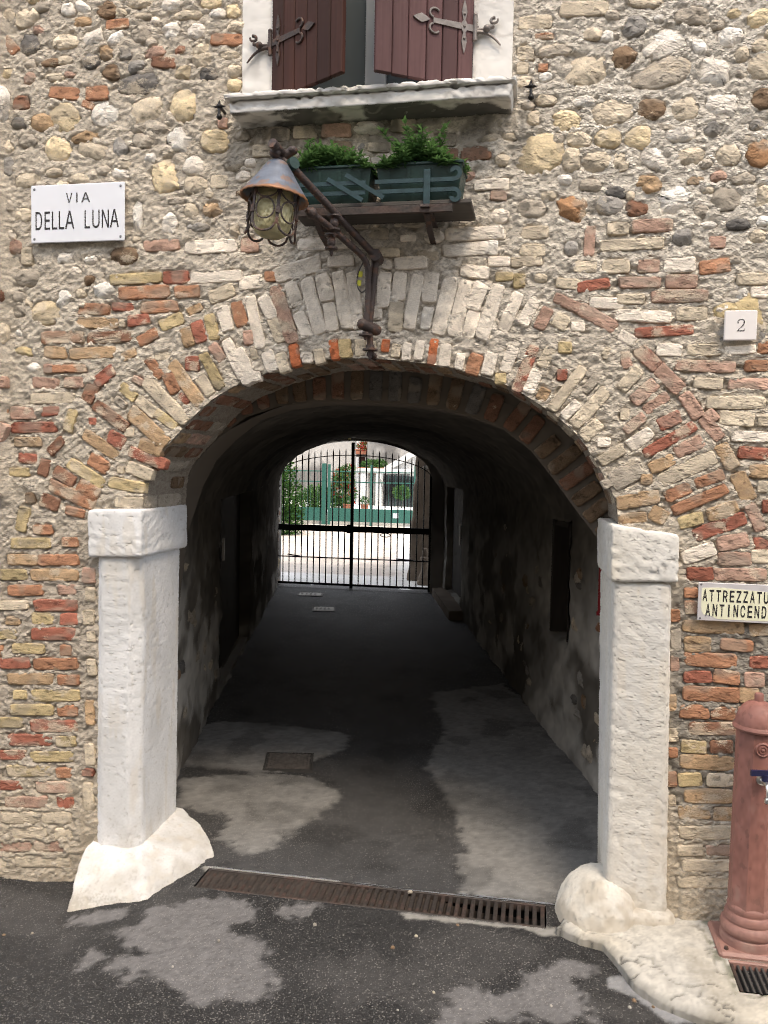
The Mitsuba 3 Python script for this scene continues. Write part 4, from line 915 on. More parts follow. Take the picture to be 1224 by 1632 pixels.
# ---------------------------------------------------------------- ground
def pts(*P): return np.array(P)[:, :2]
DRAIN = shapely.box(-1.375, -.125, .088, .050)
def ground_z(x, y):
    z = -.115 * sstep(-1.35, -2.25, x) - .02 * sstep(-.2, -.9, y) + .012 * sstep(.3, 1.0, x)
    return z
def patch_mask(polys, X, Y, soft=.012, wob=.03, seed=0):
    P = np.stack([X, Y, np.zeros_like(X)], -1)
    w = wob * ((meshkit.fbm(P * 11, 4, seed) - .5) * 2 + .5 * (meshkit.fbm(P * 45, 3, seed + 3) - .5) * 2)
    q = shapely.points(np.stack([X, Y], -1).reshape(-1, 2))
    out = np.zeros(X.size)
    for p in polys:
        P_ = Polygon(p).buffer(0)
        d = np.where(shapely.contains(P_, q), 1, -1) * shapely.distance(P_.boundary, q)
        out = np.maximum(out, sstep(-soft, soft, d + w.ravel()))
    return out.reshape(X.shape)
DRY = [pts((-1.458, -0.439), (-1.472, -0.302), (-1.393, -0.235), (-1.234, -0.149), (-1.094, -0.195), (-1.035, -0.325), (-1.123, -0.367), (-0.957, -0.441), (-0.868, -0.601), (-0.856, -0.708), (-0.941, -0.785), (-1.051, -0.792), (-1.159, -0.754), (-1.260, -0.740), (-1.352, -0.723), (-1.336, -0.682), (-1.444, -0.686), (-1.441, -0.646), (-1.347, -0.586), (-1.453, -0.526)), pts((-1.570, -0.702), (-1.574, -0.564), (-1.531, -0.596), (-1.526, -0.693)), pts((-1.572, -0.474), (-1.522, -0.418), (-1.492, -0.500), (-1.552, -0.534)), pts((-1.775, -0.379), (-1.726, -0.320), (-1.577, -0.312), (-1.554, -0.355), (-1.726, -0.392)), pts((-0.975, -0.231), (-0.838, -0.152), (-0.856, -0.229), (-0.917, -0.290)), pts((-0.246, -0.594), (-0.209, -0.548), (-0.114, -0.566), (0.001, -0.560), (0.035, -0.496), (0.011, -0.442), (0.070, -0.347), (0.243, -0.299), (0.289, -0.321), (0.261, -0.389), (0.188, -0.424), (0.207, -0.516), (0.244, -0.633), (0.112, -0.676), (0.036, -0.660), (-0.019, -0.704), (-0.223, -0.765))]
SLAB = [pts((0.301, -0.400), (0.393, -0.350), (0.562, -0.514), (0.594, -0.575), (0.484, -0.598), (0.379, -0.480), (0.303, -0.439))]
EDGE = [pts((-0.501, -0.129), (-0.343, -0.126), (-0.126, -0.135), (0.124, -0.106), (0.149, -0.156), (0.071, -0.180), (-0.007, -0.149), (-0.271, -0.166), (-0.460, -0.172)), pts((-1.402, 0.052), (-1.233, 0.075), (-0.772, 0.075), (-0.773, 0.052), (-1.014, 0.028), (-1.377, 0.028))]
xs, ys = axis_of((-2.8, 1.2, .010), -7, 6, .12), np.r_[np.arange(-8.9, -1.3, .12), np.arange(-1.3, .0601, .010)]
P2, F, idx = grid_sheet(xs, ys, [DRAIN])
X, Y = P2[:, 0], P2[:, 1]
P3 = np.stack([X, Y, 0 * X], -1)
n1, n2, n3 = meshkit.fbm(P3 * 3.5, 4, 1), meshkit.fbm(P3 * 40, 3, 2), meshkit.fbm(P3 * 130, 2, 3)
dry = patch_mask(DRY, X, Y, soft=.022, wob=.065) * np.clip(.92 + .25 * (n3 - .5), 0, 1)
lum = (.58 + .42 * n2 + .42 * n3)
col = np.array([.0195, .0188, .0188]) * (.55 + .95 * n1)[:, None]
haze_ = sstep(.50, .66, n1)[:, None] * .35
col = col * (1 - haze_) + np.array([.068, .064, .062]) * haze_
col = col * (1 - dry[:, None]) + np.array([.138, .132, .132]) * dry[:, None]
ed = patch_mask(EDGE, X, Y, soft=.008, wob=.018, seed=7); col = col * (1 - ed[:, None]) + np.array([.25, .24, .22]) * ed[:, None]
sb = patch_mask(SLAB, X, Y, soft=.008, wob=.02, seed=9); col = col * (1 - sb[:, None]) + np.array([.22, .22, .225]) * sb[:, None]
wetj = sstep(.40, .56, n1) * np.exp(-((Y - (-.06 + .02 * (n1 - .5))) / .05) ** 2) * sstep(-1.85, -2.0, X); col = col * (1 - .6 * wetj[:, None])
Zg = ground_z(X, Y) + .010 * (n1 - .5) + .005 * (n2 - .5)
V, F, col = compact(np.stack([X, Y, Zg], 1), F, np.clip(col * lum[:, None], .008, .6))
k = add('street', (V, F), 'asphalt', smooth=True, color=col, kind='structure')
tag(k, 'dark damp asphalt street with pale dry patches', kind='structure')
for _ in range(22):
    x, y = r_.uniform(-2.3, .6), r_.uniform(-.85, -.16)
    if y > -.45 and (x < -1.35 or x > .05): continue
    s_ = r_.uniform(.007, .014)
    add('street__pebble', place(piece(s_ * 1.3, s_, 's', r_, s_ * .5, n=9, back=.004), (x, y, float(ground_z(x, y)) + .002), (r_.normal(), r_.normal(), 0), (0, 0, 1)), 'masonry', smooth=True, uv=tone_uv(r_.choice(list('Gggn')), r_, .0))

xs, ys = np.arange(-4.2, .95, .018), np.r_[np.arange(.0605, 3.2, .014), np.arange(3.22, 8.5, .035)]
X, Y = np.meshgrid(xs, ys, indexing='ij'); sh = X.shape
P3 = np.stack([X, Y, 0 * X], -1)
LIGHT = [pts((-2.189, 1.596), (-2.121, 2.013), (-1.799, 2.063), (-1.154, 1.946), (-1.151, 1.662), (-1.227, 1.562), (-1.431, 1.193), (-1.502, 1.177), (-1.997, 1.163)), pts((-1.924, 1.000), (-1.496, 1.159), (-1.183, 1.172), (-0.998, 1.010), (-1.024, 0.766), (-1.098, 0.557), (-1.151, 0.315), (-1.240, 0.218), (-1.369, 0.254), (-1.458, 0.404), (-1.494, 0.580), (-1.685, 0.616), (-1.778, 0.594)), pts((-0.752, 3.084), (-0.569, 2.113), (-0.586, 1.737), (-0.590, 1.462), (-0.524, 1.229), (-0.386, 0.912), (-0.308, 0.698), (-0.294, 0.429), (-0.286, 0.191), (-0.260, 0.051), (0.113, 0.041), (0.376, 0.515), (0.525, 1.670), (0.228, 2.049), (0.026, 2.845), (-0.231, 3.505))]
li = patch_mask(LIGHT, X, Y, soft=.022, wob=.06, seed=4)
n1, n2, n3 = meshkit.fbm(P3 * 2.2, 4, 11), meshkit.fbm(P3 * 30, 3, 12), meshkit.fbm(P3 * 120, 2, 13)
crack = (1 - sstep(.0, .010, np.abs(meshkit.fbm(P3 * 1.3, 3, 20) - .5))) * sstep(.45, .6, meshkit.fbm(P3 * 2, 2, 21))
col = np.array([.044, .0435, .0445]) * (.6 + .8 * n1)[..., None]
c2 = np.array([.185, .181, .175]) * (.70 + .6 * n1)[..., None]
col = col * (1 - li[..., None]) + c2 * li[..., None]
stain = sstep(.56, .72, meshkit.fbm(P3 * 4.5, 3, 30)) * .35
col = col * (1 - stain[..., None]) * (1 - .12 * crack[..., None])
col *= (.55 + .55 * n2 + .45 * n3)[..., None]
Zg = .001 + .012 * (n1 - .5) + .004 * (n2 - .5) + .006 * li - .006 * crack
ix = np.arange(X.size).reshape(sh); q = np.stack([ix[:-1, :-1], ix[1:, :-1], ix[1:, 1:], ix[:-1, 1:]], -1).reshape(-1, 4)
V = np.stack([X, Y, Zg], -1).reshape(-1, 3); F = np.vstack([q[:, [0, 1, 2]], q[:, [0, 2, 3]]])
cen = V[F].mean(1); inside_ = (cen[:, 0] > -1.84 + AX * (cen[:, 1] - Y0) - .35) & (cen[:, 0] < .60 + AX * (cen[:, 1] - Y0) + .35) & ~((cen[:, 1] < .40) & ((cen[:, 0] < -1.70) | (cen[:, 0] > .34)))
V, F, col = compact(V, F[inside_], np.clip(col, .008, .6).reshape(-1, 3))
k = add('passage_floor', (V, F), 'asphalt', smooth=True, color=col, kind='structure')
tag(k, 'patched concrete and asphalt floor of the dark passage', kind='structure')

# pale cement apron at the foot of the wall on the right, cracked along its kerb
APRON = Polygon([(.12, -.16), (.21, -.215), (.292, -.235), (.338, -.336), (.379, -.450), (.453, -.528), (.544, -.575), (.638, -.60), (.779, -.615), (1.4, -.64), (4.0, -.65), (4.0, .02), (.60, .02), (.20, .02)])
GRATE = shapely.box(.727, -.445, .955, -.262)
P2, F, idx = grid_sheet(np.r_[np.arange(.10, 1.3, .009), np.arange(1.35, 4.05, .08)], np.arange(-.68, .035, .009), [GRATE], APRON)
X, Y = P2[:, 0], P2[:, 1]; P3 = np.stack([X, Y, 0 * X], -1)
n1, n2, n3 = meshkit.fbm(P3 * 5, 4, 41), meshkit.fbm(P3 * 36, 3, 42), meshkit.fbm(P3 * 120, 2, 43)
dE = shapely.distance(APRON.exterior, shapely.points(P2)); front = sstep(-.02, -.1, Y)
crack = np.maximum((1 - sstep(.0, .022, np.abs(meshkit.fbm(P3 * 9, 3, 44) - .5))) * sstep(.18, .05, dE) * front, (1 - sstep(.0, .010, np.abs(meshkit.fbm(P3 * 3.5, 3, 47) - .5))) * .7)
zA = .034 + .004 * (n1 - .5) + .0025 * (n2 - .5) - .014 * sstep(.03, .0, dE) * front * (.3 + 1.4 * n2) - .008 * crack + ground_z(X, Y)
col = np.array([.385, .355, .30]) * (.45 + .75 * n1 + .35 * n2)[:, None]
pale = sstep(.46, .6, meshkit.fbm(P3 * 4, 3, 45))[:, None] * .7; col = col * (1 - pale) + np.array([.42, .405, .37]) * pale * (.7 + .6 * n2)[:, None]
col *= (1 - .72 * crack)[:, None] * (1 - .35 * sstep(.035, .0, dE) * front)[:, None]
moss = (sstep(.030, .0, np.abs(shapely.distance(GRATE.union(shapely.box(.695, -.262, .95, -.02)), shapely.points(P2)) - .006)) * sstep(.42, .6, n2))[:, None] * .8
col = col * (1 - moss) + np.array([.07, .075, .045]) * moss
V, F, col = compact(np.stack([X, Y, zA], 1), F, np.clip(col * (.8 + .4 * n3)[:, None], .02, .7))
n0 = len(V); V, F = skirt(V, F, (0, 0, -.09)); col = np.vstack([col, col * .6])
k = add('pavement', (V, F), 'concrete', smooth=40 if False else True, color=col, kind='structure')
tag(k, 'pale cracked cement apron along the foot of the wall', kind='structure')

# long drain across the threshold: frame, trough and its bars
DG = thing('drain_grate', 'long rusty drain grate across the threshold of the passage', 'drain')
add(DG + '__trough', cat([cbox(-1.39, .10, -.135, .06, -.22, -.20), cbox(-1.40, .11, -.150, -.129, -.20, -.012), cbox(-1.40, .11, .054, .07, -.20, -.012), cbox(.092, .11, -.14, .06, -.20, -.012), cbox(-1.40, -1.379, -.14, .06, -.20, -.012)]), 'drain_dark')
for a in [(-1.374, .086, -.124, -.112), (-1.374, .086, .037, .049)]: add(DG + '__frame', cbox(a[0], a[1], a[2], a[3], -.03, .001), 'drain_iron')
for x in (-.64, ): add(DG + '__frame', cbox(x - .009, x + .009, -.111, .036, -.03, .0005), 'drain_iron')
nb = 47
for i in range(nb):
    x = -1.362 + i * (1.436 / (nb - 1))
    if abs(x + .64) < .02: continue
    add(DG + '__bar', cbox(x - .0085, x + .0085, -.111, .036, -.028, -.001 - .0015 * r_.random(), .003), 'drain_iron')
mud = grid_sheet(np.arange(-1.37, .08, .02), np.arange(-.12, .05, .012))
mz = -.005 - .012 * sstep(-.95, -.55, mud[0][:, 0]) - .05 * sstep(-.5, -.1, mud[0][:, 0]) + .010 * (meshkit.fbm(np.c_[mud[0] * 25, 0 * mud[0][:, 0]], 3) - .5)
add(DG + '__silt', (np.c_[mud[0], mz], mud[1]), 'silt', smooth=True)
for _ in range(3):
    x, y = r_.uniform(-.75, -.1), r_.uniform(-.03, .04)
    if r_.random() < .6: add(DG + '__pebble', move(place(piece(.022, .016, 's', r_, .007, n=10, back=.004), (x, y, -.001), (1, .3, 0), (0, 0, 1)), None), 'masonry', smooth=True, uv=tone_uv('G', r_, .3))

MH = thing('manhole_cover', 'square iron manhole cover with a diamond tread in the passage floor', 'manhole cover')
mc = np.array([(-1.579, 1.468), (-1.286, 1.514), (-1.227, 1.241), (-1.512, 1.195)]); o_ = mc[3]; ux = mc[2] - mc[3]; uy = mc[0] - mc[3]
def mh(u, v, z): p = o_ + ux * u + uy * v; return (p[0], p[1], z)
add(MH + '__plate', hull([mh(u, v, z) for u in (.04, .96) for v in (.04, .96) for z in (-.02, .014)]), 'cast_iron')
for (u0, u1, v0, v1) in ((0, 1, 0, .03), (0, 1, .97, 1), (0, .03, .03, .97), (.97, 1, .03, .97)): add(MH + '__frame', hull([mh(u, v, z) for u in (u0, u1) for v in (v0, v1) for z in (-.02, .018)]), 'cast_iron')
tr = []
for i in range(-7, 8):
    for sg in (1, -1):
        a = np.array([.5 + i * .125 - .5, 0.0]); pts_ = []
        t = np.linspace(0, 1, 30); u = .5 + i * .125 + sg * (t - .5); ok = (u > .06) & (u < .94)
        if ok.sum() > 2: tr.append(flat([mh(u[ok][0], np.clip(t[ok][0], .06, .94), .015), mh(u[ok][-1], np.clip(t[ok][-1], .06, .94), .015)], .012, .006, (ux[1], -ux[0], 0)))
add(MH + '__tread', cat(tr), 'plate_aluminium' if False else 'hinge_iron')
for lab, P in (('pale metal inspection cover close to the iron gate', [(-3.17, 7.60), (-2.82, 7.66), (-2.77, 7.40), (-3.11, 7.34)]), ('pale metal inspection cover further from the gate, nearer the entrance', [(-2.68, 6.57), (-2.40, 6.62), (-2.33, 6.33), (-2.61, 6.28)])):
    k = thing('inspection_cover', lab, 'inspection cover')
    P = np.array(P)
    q = lambda s, z: [(*(P.mean(0) + (p - P.mean(0)) * s), z) for p in P]
    add(k + '__frame', hull(q(1.0, -.02) + q(1.0, .008)), 'cast_iron')
    add(k + '__lid', hull(q(.86, .0) + q(.84, .013)), 'bright_cover')
    for i in range(4):
        a, b = P[3] + (P[2] - P[3]) * (.16 + i * .17), P[3] + (P[2] - P[3]) * (.24 + i * .17)
        c_, d_ = a + (P[0] - P[3]), b + (P[0] - P[3])
        f_ = lambda p, s: p[0] + (p[1] - p[0]) * s
        add(k + '__slot', hull([(*f_((a, c_), s), z) for s in (.3, .7) for z in (.010, .016)] + [(*f_((b, d_), s), z) for s in (.3, .7) for z in (.010, .016)]), 'cast_iron')

# ---------------------------------------------------------------- cast-iron street fountain
FT = thing('street_fountain', 'red-brown cast iron street fountain with domed cap and small tap', 'fountain')
fx, fy, fz = .822, -.150, .030
Ct = (fx, fy, 0)
a8 = np.pi / 8 + np.arange(8) * np.pi / 4
def octa(r0, z0, r1, z1): return hull([(fx + r * np.cos(a), fy + r * np.sin(a), z) for r, z in ((r0, z0), (r1, z1)) for a in a8])
add(FT + '__plinth', cbox(fx - .122, fx + .122, fy - .112, fy + .118, fz - .02, fz + .030, .010), 'fountain_paint')
add(FT + '__plinth_edge', cbox(fx - .130, fx + .130, fy - .122, fy + .126, fz - .03, fz + .008, .004), 'fountain_paint')
for sx in (-1, 1): add(FT + '__bolt', lathe([(.0, .012), (.007, .010), (.008, 0)], 8, (fx + sx * .095, fy - .085, fz + .030)), 'rusty_iron', smooth=40)
prof = [(.0, .028), (.100, .028), (.100, .055), (.097, .066), (.091, .070), (.097, .076), (.101, .088), (.099, .102), (.091, .112), (.085, .116), (.088, .122), (.087, .136), (.082, .146), (.077, .150), (.078, .157), (.080, .166), (.077, .176), (.070, .182), (.0, .182)]
add(FT + '__base', lathe([(r, z + fz - .005) for r, z in prof], 40, Ct), 'fountain_paint', smooth=35)
add(FT + '__column', octa(.078, .200, .074, .862), 'fountain_paint')
add(FT + '__cap', lathe([(.0, .852), (.074, .852), (.084, .856), (.087, .863), (.084, .870), (.079, .875), (.077, .890), (.070, .914), (.057, .936), (.040, .951), (.020, .958), (.016, .960), (.016, .964), (.016, .982), (.013, .987), (.0, .988)], 40, Ct), 'fountain_paint', smooth=35)
RZ = rot([1, 0, 0], 90)
add(FT + '__rosette', lathe([(.026, -.006), (.026, .004), (.022, .008), (.018, .004), (.015, .004), (.013, .009), (.010, .009), (.008, .005), (.006, .010), (.0, .012)], 24, (fx + .002, fy - .069, .800), RZ), 'fountain_paint', smooth=30)
TP = FT + '__tap'
add(TP, cat([lathe([(.020, -.004), (.020, .006), (.012, .010), (.0, .010)], 18, (fx + .004, fy - .068, .692), RZ),
             tube([(fx + .004, fy - .066, .692), (fx + .006, fy - .105, .692)], .010, 12), tube(spline([(fx + .006, fy - .098, .692), (fx + .010, fy - .122, .688), (fx + .012, fy - .132, .668), (fx + .012, fy - .133, .645)], 12), .0088, 12),
             lathe([(.0, 0), (.013, 0), (.014, .012), (.011, .018), (.0, .018)], 14, (fx + .012, fy - .133, .632))]), 'chrome', smooth=40)
add(TP + '__handle', cat([tube([(fx + .006, fy - .10, .698), (fx + .006, fy - .10, .722)], .012, 12), flat([(fx - .045, fy - .112, .728), (fx + .058, fy - .088, .724)], .020, .010, (0, 0, 1))]), 'tap_blue', smooth=30)
FG = thing('fountain_grate', 'small iron drain grate sunk in the cement in front of the fountain', 'drain')
gx0, gx1, gy0, gy1 = .728, .954, -.444, -.263
add(FG + '__trough', cat([cbox(gx0 - .01, gx1 + .01, gy0 - .01, gy1 + .01, -.14, -.12), cbox(gx0 - .012, gx0 - .001, gy0, gy1, -.12, .018), cbox(gx1 + .001, gx1 + .012, gy0, gy1, -.12, .018), cbox(gx0, gx1, gy0 - .012, gy0 - .001, -.12, .018), cbox(gx0, gx1, gy1 + .001, gy1 + .012, -.12, .018)]), 'drain_dark')
for a in ((gx0 + .002, gx0 + .016, gy0 + .002, gy1 - .002), (gx1 - .016, gx1 - .002, gy0 + .002, gy1 - .002)): add(FG + '__frame', cbox(*a, -.01, .030), 'drain_iron')
for i in range(9):
    x = gx0 + .032 + i * .0205
    add(FG + '__bar', cbox(x - .004, x + .004, gy0 + .004, gy1 - .004, -.012, .027, .002), 'cast_iron')

# ---------------------------------------------------------------- signs
VS = thing('street_sign', 'white enamel street name sign with thin black capitals on the left of the wall', 'street sign')
ys = -.032
add(VS + '__plate', cbox(-2.169, -1.735, ys, ys + .006, 2.716, 2.959, .003), 'enamel_white')
def sign_text(key, txt, x0, x1, z0, z1, y, bsdf, bold=False): return add(key, text(txt, x0, x1, z0, z1, y, .001, bold), bsdf)
def letters(key, rows, y, bsdf, bold, th):
    for ch, xa, xb, za, zb in rows:
        if ch == 'I': m = cbox(xa, xb, y - th, y, za, zb, .0002)
        else: m = text(ch, xa, xb, za, zb, y, th, bold)
        add(key, m, bsdf)
cx_ = lambda c: -2.147 + (c - 175) * .385 / 380
letters(VS + '__letter', [(ch, cx_(a), cx_(b), 2.880, 2.921) for ch, a, b in (('V', 318, 346), ('I', 364, 370), ('A', 388, 426))], ys - .0004, 'sign_black', False, .001)
letters(VS + '__letter', [(ch, cx_(a), cx_(b), 2.771, 2.847) for ch, a, b in (('D', 176, 206), ('E', 218, 243), ('L', 252, 276), ('L', 284, 308), ('A', 313, 354), ('L', 402, 426), ('U', 437, 470), ('N', 480, 512), ('A', 517, 556))], ys - .0004, 'sign_black', False, .001)
for x in (-2.152, -1.753):
    for z in (2.733, 2.942):
        add(VS + '__screw', cat([lathe([(.0, .004), (.004, .003), (.006, 0)], 10, (x, ys, z), RZ), tube([(x, ys, z), (x, .02, z)], .003, 6)]), 'screw', smooth=40)
HN = thing('house_number_sign', 'small white square tile with house number 2', 'house number')
add(HN + '__tile', cbox(.672, .786, -.036, -.022, 2.279, 2.389, .003), 'tile_white')
two = np.array([(-.0115, .030), (-.0120, .034), (-.0090, .040), (-.0030, .0435), (.0035, .0435), (.0090, .0400), (.0110, .034), (.0095, .027), (.0040, .0190), (-.0040, .0105), (-.0120, .0030)])
sh2 = shapely.union_all([LineString(spline(two, 60)).buffer(.0011), LineString(spline(two, 60)[26:46]).buffer(.0019), shapely.box(-.0130, 0, .0115, .0034), Polygon([(.0095, .0), (.0120, .0), (.0132, .009), (.0120, .009)]), shapely.Point(-.0105, .0318).buffer(.0024)])
m2 = trimesh.creation.extrude_polygon(sh2 if sh2.geom_type == 'Polygon' else max(sh2.geoms, key=lambda g: g.area), .001, engine='earcut'); v2 = np.array(m2.vertices)
add(HN + '__numeral', (np.stack([.730 + v2[:, 0], -.0364 - v2[:, 2], 2.312 + v2[:, 1]], 1), np.array(m2.faces)), 'sign_black')
add(HN + '__mortar_bed', place(piece(.215, .165, 's', r_, .013, n=40), (.728, 0, 2.318), (1, 0, 0), (0, -1, 0)), 'masonry', smooth=True, uv=((TONE.index('g') + .45) / 16, .75))
# rounded pale stone peeping out above the number
add('stone_house__front_wall__stone', place(piece(.205, .150, 's', r_, .012, n=40), (.728, 0, 2.385), (1, 0, 0), (0, -1, 0)), 'masonry', smooth=True, uv=((TONE.index('y') + .62) / 16, .2))
FS = thing('fire_sign', 'aluminium sign with torn cream film and heavy black capitals above the fountain', 'sign')
fs0, fs1, fz0, fz1, fy_ = .618, .964, 1.224, 1.370, -.034
add(FS + '__plate', cbox(fs0, fs1, fy_, fy_ + .004, fz0, fz1, .0018), 'plate_aluminium')
film = Polygon([(.630, 1.346), (.634, 1.349), (.700, 1.352), (.73, 1.350), (.80, 1.346), (.87, 1.342), (.952, 1.342), (.952, 1.236), (.90, 1.233), (.80, 1.232), (.695, 1.232), (.684, 1.234), (.668, 1.243), (.650, 1.247), (.641, 1.246), (.633, 1.258), (.630, 1.275)])
fm = trimesh.creation.extrude_polygon(film, .0012, engine='earcut'); fv = np.array(fm.vertices)
fm = (np.stack([fv[:, 0], fy_ - fv[:, 2], fv[:, 1]], 1), np.array(fm.faces))
add(FS + '__film', fm, 'sign_cream')
def spaced(key, word, x0, pitch, w, z0, h, y, bsdf):
    for i, ch in enumerate(word):
        ww = w * (.36 if ch == 'I' else 1)
        xc = x0 + i * pitch
        add(key, cbox(xc - ww / 2, xc + ww / 2, y - .0008, y, z0, z0 + h, .0002) if ch == 'I' else text(ch, xc - ww / 2, xc + ww / 2, z0, z0 + h, y, .0008, True), bsdf)
spaced(FS + '__letter', 'ATTREZZATURA', .6425, .02425, .0165, 1.2985, .0445, fy_ - .0014, 'sign_black')
spaced(FS + '__letter', 'ANTINCENDIO', .6550, .0250, .0165, 1.2425, .0465, fy_ - .0014, 'sign_black')
for x in (fs0 + .010, fs1 - .010):
    for z in (fz0 + .009, fz1 - .008): add(FS + '__screw', cat([lathe([(.0, .003), (.003, .0025), (.0042, 0)], 10, (x, fy_, z), RZ), tube([(x, fy_, z), (x, .02, z)], .002, 6)]), 'screw', smooth=40)
# ---------------------------------------------------------------- wall lantern on its swivelling iron arm
LN = thing('wall_lantern', 'rusty wall lantern with grey conical hood on a jointed iron arm above the arch', 'lantern')
I = 'rusty_iron'
w0 = np.array((-0.667, -0.075, 2.339)); foot = np.array((-0.664, -0.070, 2.251)); elbow = np.array((-0.642, -0.085, 2.605)); elbow2 = np.array((-0.671, -0.085, 2.562))
hub = np.array((-0.891, -0.430, 2.849)); tip2 = np.array((-0.836, -0.340, 2.707))
add(LN + '__mast', tube([foot, w0, elbow], .0125, 12), I, smooth=40)
low = spline([np.array((-0.679, -0.090, 2.337)), np.array((-0.671, -0.090, 2.459)), np.array((-0.671, -0.100, 2.549)), np.array((-0.685, -0.120, 2.593)), np.array((-0.724, -0.170, 2.629)), tip2], 40)
add(LN + '__lower_arm', tube(low, .0125, 12), I, smooth=40)
add(LN + '__upper_arm', tube([elbow, hub], .0145, 12), I, smooth=40)
def ball(p, r, sc=(1, 1, 1)): return move((np.array(trimesh.creation.icosphere(3, r).vertices) * sc, np.array(trimesh.creation.icosphere(3, r).faces)), None, p)
add(LN + '__elbow_joint', cat([tube([elbow + [0, -.028, .004], elbow + [0, .032, -.004]], .024, 16), ball(elbow, .024)]), I, smooth=40)
add(LN + '__arm_knob', cat([ball(tip2, .021), tube([tip2, tip2 + [-.018, -.014, .012]], .012, 10)]), I, smooth=40)
add(LN + '__swivel', cat([tube([w0 + [-.022, -.03, .004], w0 + [.022, .02, -.012]], .022, 16), ball(w0 + [-.022, -.03, .004], .022), ball(w0 + [.022, .02, -.012], .022)]), I, smooth=40)
def collar(c, s=1.0):
    return cat([lathe([(.0, .030), (.006, .024), (.006, .014), (.026, .010), (.027, .004), (.012, .0), (.016, -.012), (.016, -.026), (.010, -.034), (.025, -.040), (.024, -.046), (.007, -.052), (.006, -.066), (.0, -.074)], 18, c)])
add(LN + '__collar', collar(np.array((-0.773, -0.250, 2.703)) + [0, 0, .01]), I, smooth=40)
add(LN + '__collar', collar(np.array((-0.787, -0.235, 2.638)) + [0, 0, .01]), I, smooth=40)
add(LN + '__wall_bracket', cat([tube([foot + [0, 0, -.02], foot + [0, .12, -.02]], .014, 12), lathe([(.0, .02), (.017, .016), (.017, .004), (.030, .0), (.030, -.006), (.010, -.010), (.008, -.034), (.0, -.046)], 18, foot), lathe([(.0, .012), (.013, .010), (.013, .002), (.026, .0), (.026, -.005), (.008, -.01), (.006, -.02), (0, -.02)], 16, w0 + [-.012, -.02, -.035])]), I, smooth=40)
add(LN + '__strap', flat([elbow + [-.012, -.012, -.005], elbow + [-.020, -.014, -.075]], .010, .004, (0, 1, 0)), I)
# hood, glass and cage
hc = np.array((-0.944, -0.450, 2.726))
HT = rot([0, 1, 0], 5.0) @ rot([1, 0, 0], -3)
hz = [(.0, .136), (.028, .134), (.040, .124), (.075, .070), (.117, .012), (.121, .006), (.121, .0), (.117, .001), (.073, .062), (.034, .118), (.0, .126)]
m_ = lathe(hz, 48)
u_ = m_[0][:, 2] / .136
an = np.arctan2(m_[0][:, 1], m_[0][:, 0])
rr = np.hypot(m_[0][:, 0], m_[0][:, 1])
fl = np.where((m_[0][:, 2] < .010) & (rr > .11), 1.0, 0) * .0022 * np.sign(np.sin(an * 24 + .01))
V_ = m_[0].copy(); V_[:, :2] *= (1 + fl / np.maximum(rr, .01))[:, None]
add(LN + '__hood', move((V_, m_[1]), HT, hc), 'hood_metal', smooth=True, uv=np.c_[np.full(len(u_), .5), np.clip(u_ * 1.35, 0, 1)])
add(LN + '__glass', move(lathe([(.0, .03), (.066, .03), (.070, -.01), (.074, -.05), (.070, -.09), (.058, -.118), (.038, -.132), (.0, -.136)], 36), HT, hc), 'amber_glass', smooth=True)
R_ = .088
def on_cage(a, z): return np.array([R_ * np.cos(a), R_ * np.sin(a), z])
tt = np.linspace(0, 2 * np.pi, 25)
for i in range(6):
    a0 = -np.pi / 2 + i * np.pi / 3
    da = .385
    loop = np.array([on_cage(a0 + da * np.cos(t), -.058 + .036 * np.sin(t)) for t in tt])
    add(LN + '__cage_ring', move(tube(loop, .0030, 6), HT, hc), I, smooth=40)
    t2 = np.linspace(np.pi, 2 * np.pi, 13)
    lo = np.array([on_cage(a0 + .44 * np.cos(t), -.106 + .030 * np.sin(t)) for t in t2])
    up_ = np.array([on_cage(a0 + .46 * np.cos(t), .012 + .032 * np.sin(t)) for t in t2])
    add(LN + '__cage_scallop', move(tube(lo, .0042, 6), HT, hc), I, smooth=40)
    add(LN + '__cage_scallop', move(tube(up_, .0028, 6), HT, hc), I, smooth=40)
    a1 = a0 + np.pi / 6
    add(LN + '__cage_bar', move(flat([on_cage(a1, .02), on_cage(a1, -.03), on_cage(a1, -.108)], .011, .004, (-np.sin(a1), np.cos(a1), 0)), HT, hc), I)
    add(LN + '__cage_clip', move(cbox(-.008, .008, -.004, .004, -.012, .012, .001), HT @ rot([0, 0, 1], np.degrees(a1) - 90), hc + HT @ on_cage(a1, -.058) * 1.03), I)
# the bunch of pipe ends over the hood
top = np.array((-0.939, -0.450, 2.883))
p1, p2, p3 = np.array((-0.932, -0.500, 2.899)), np.array((-0.927, -0.400, 2.902)), np.array((-0.894, -0.400, 2.912))
add(LN + '__pipe_end', cat([tube([p1 + [.0, .0, .0], p2], .014, 14), tube([p1 + [-.002, -.010, .002], p1 + [.004, .012, -.004]], .017, 14)]), I, smooth=40)
add(LN + '__pipe_end', cat([tube([p2 + [0, 0, -.01], p3], .016, 14), ball(p3, .019, (1, 1, .8))]), I, smooth=40)
add(LN + '__pipe_end', cat([tube([hc + [0, 0, .12], p2 + [-.02, 0, .0]], .009, 10), tube([p2 + [-.01, -.01, -.02], hub], .012, 10), ball((p1 + p2) / 2 + [-.01, -.01, -.015], .020)]), I, smooth=40)
d_ = np.array([.75, -.62, .15]); d_ /= np.linalg.norm(d_)
add(LN + '__brass_ring', tube([hub - d_ * .022, hub - d_ * .010, hub + d_ * .004], .020, 18), 'brass', smooth=40)
add(LN + '__end_sleeve', tube([hub + d_ * .004, hub + d_ * .026], .0215, 18), 'planter_green', smooth=40)
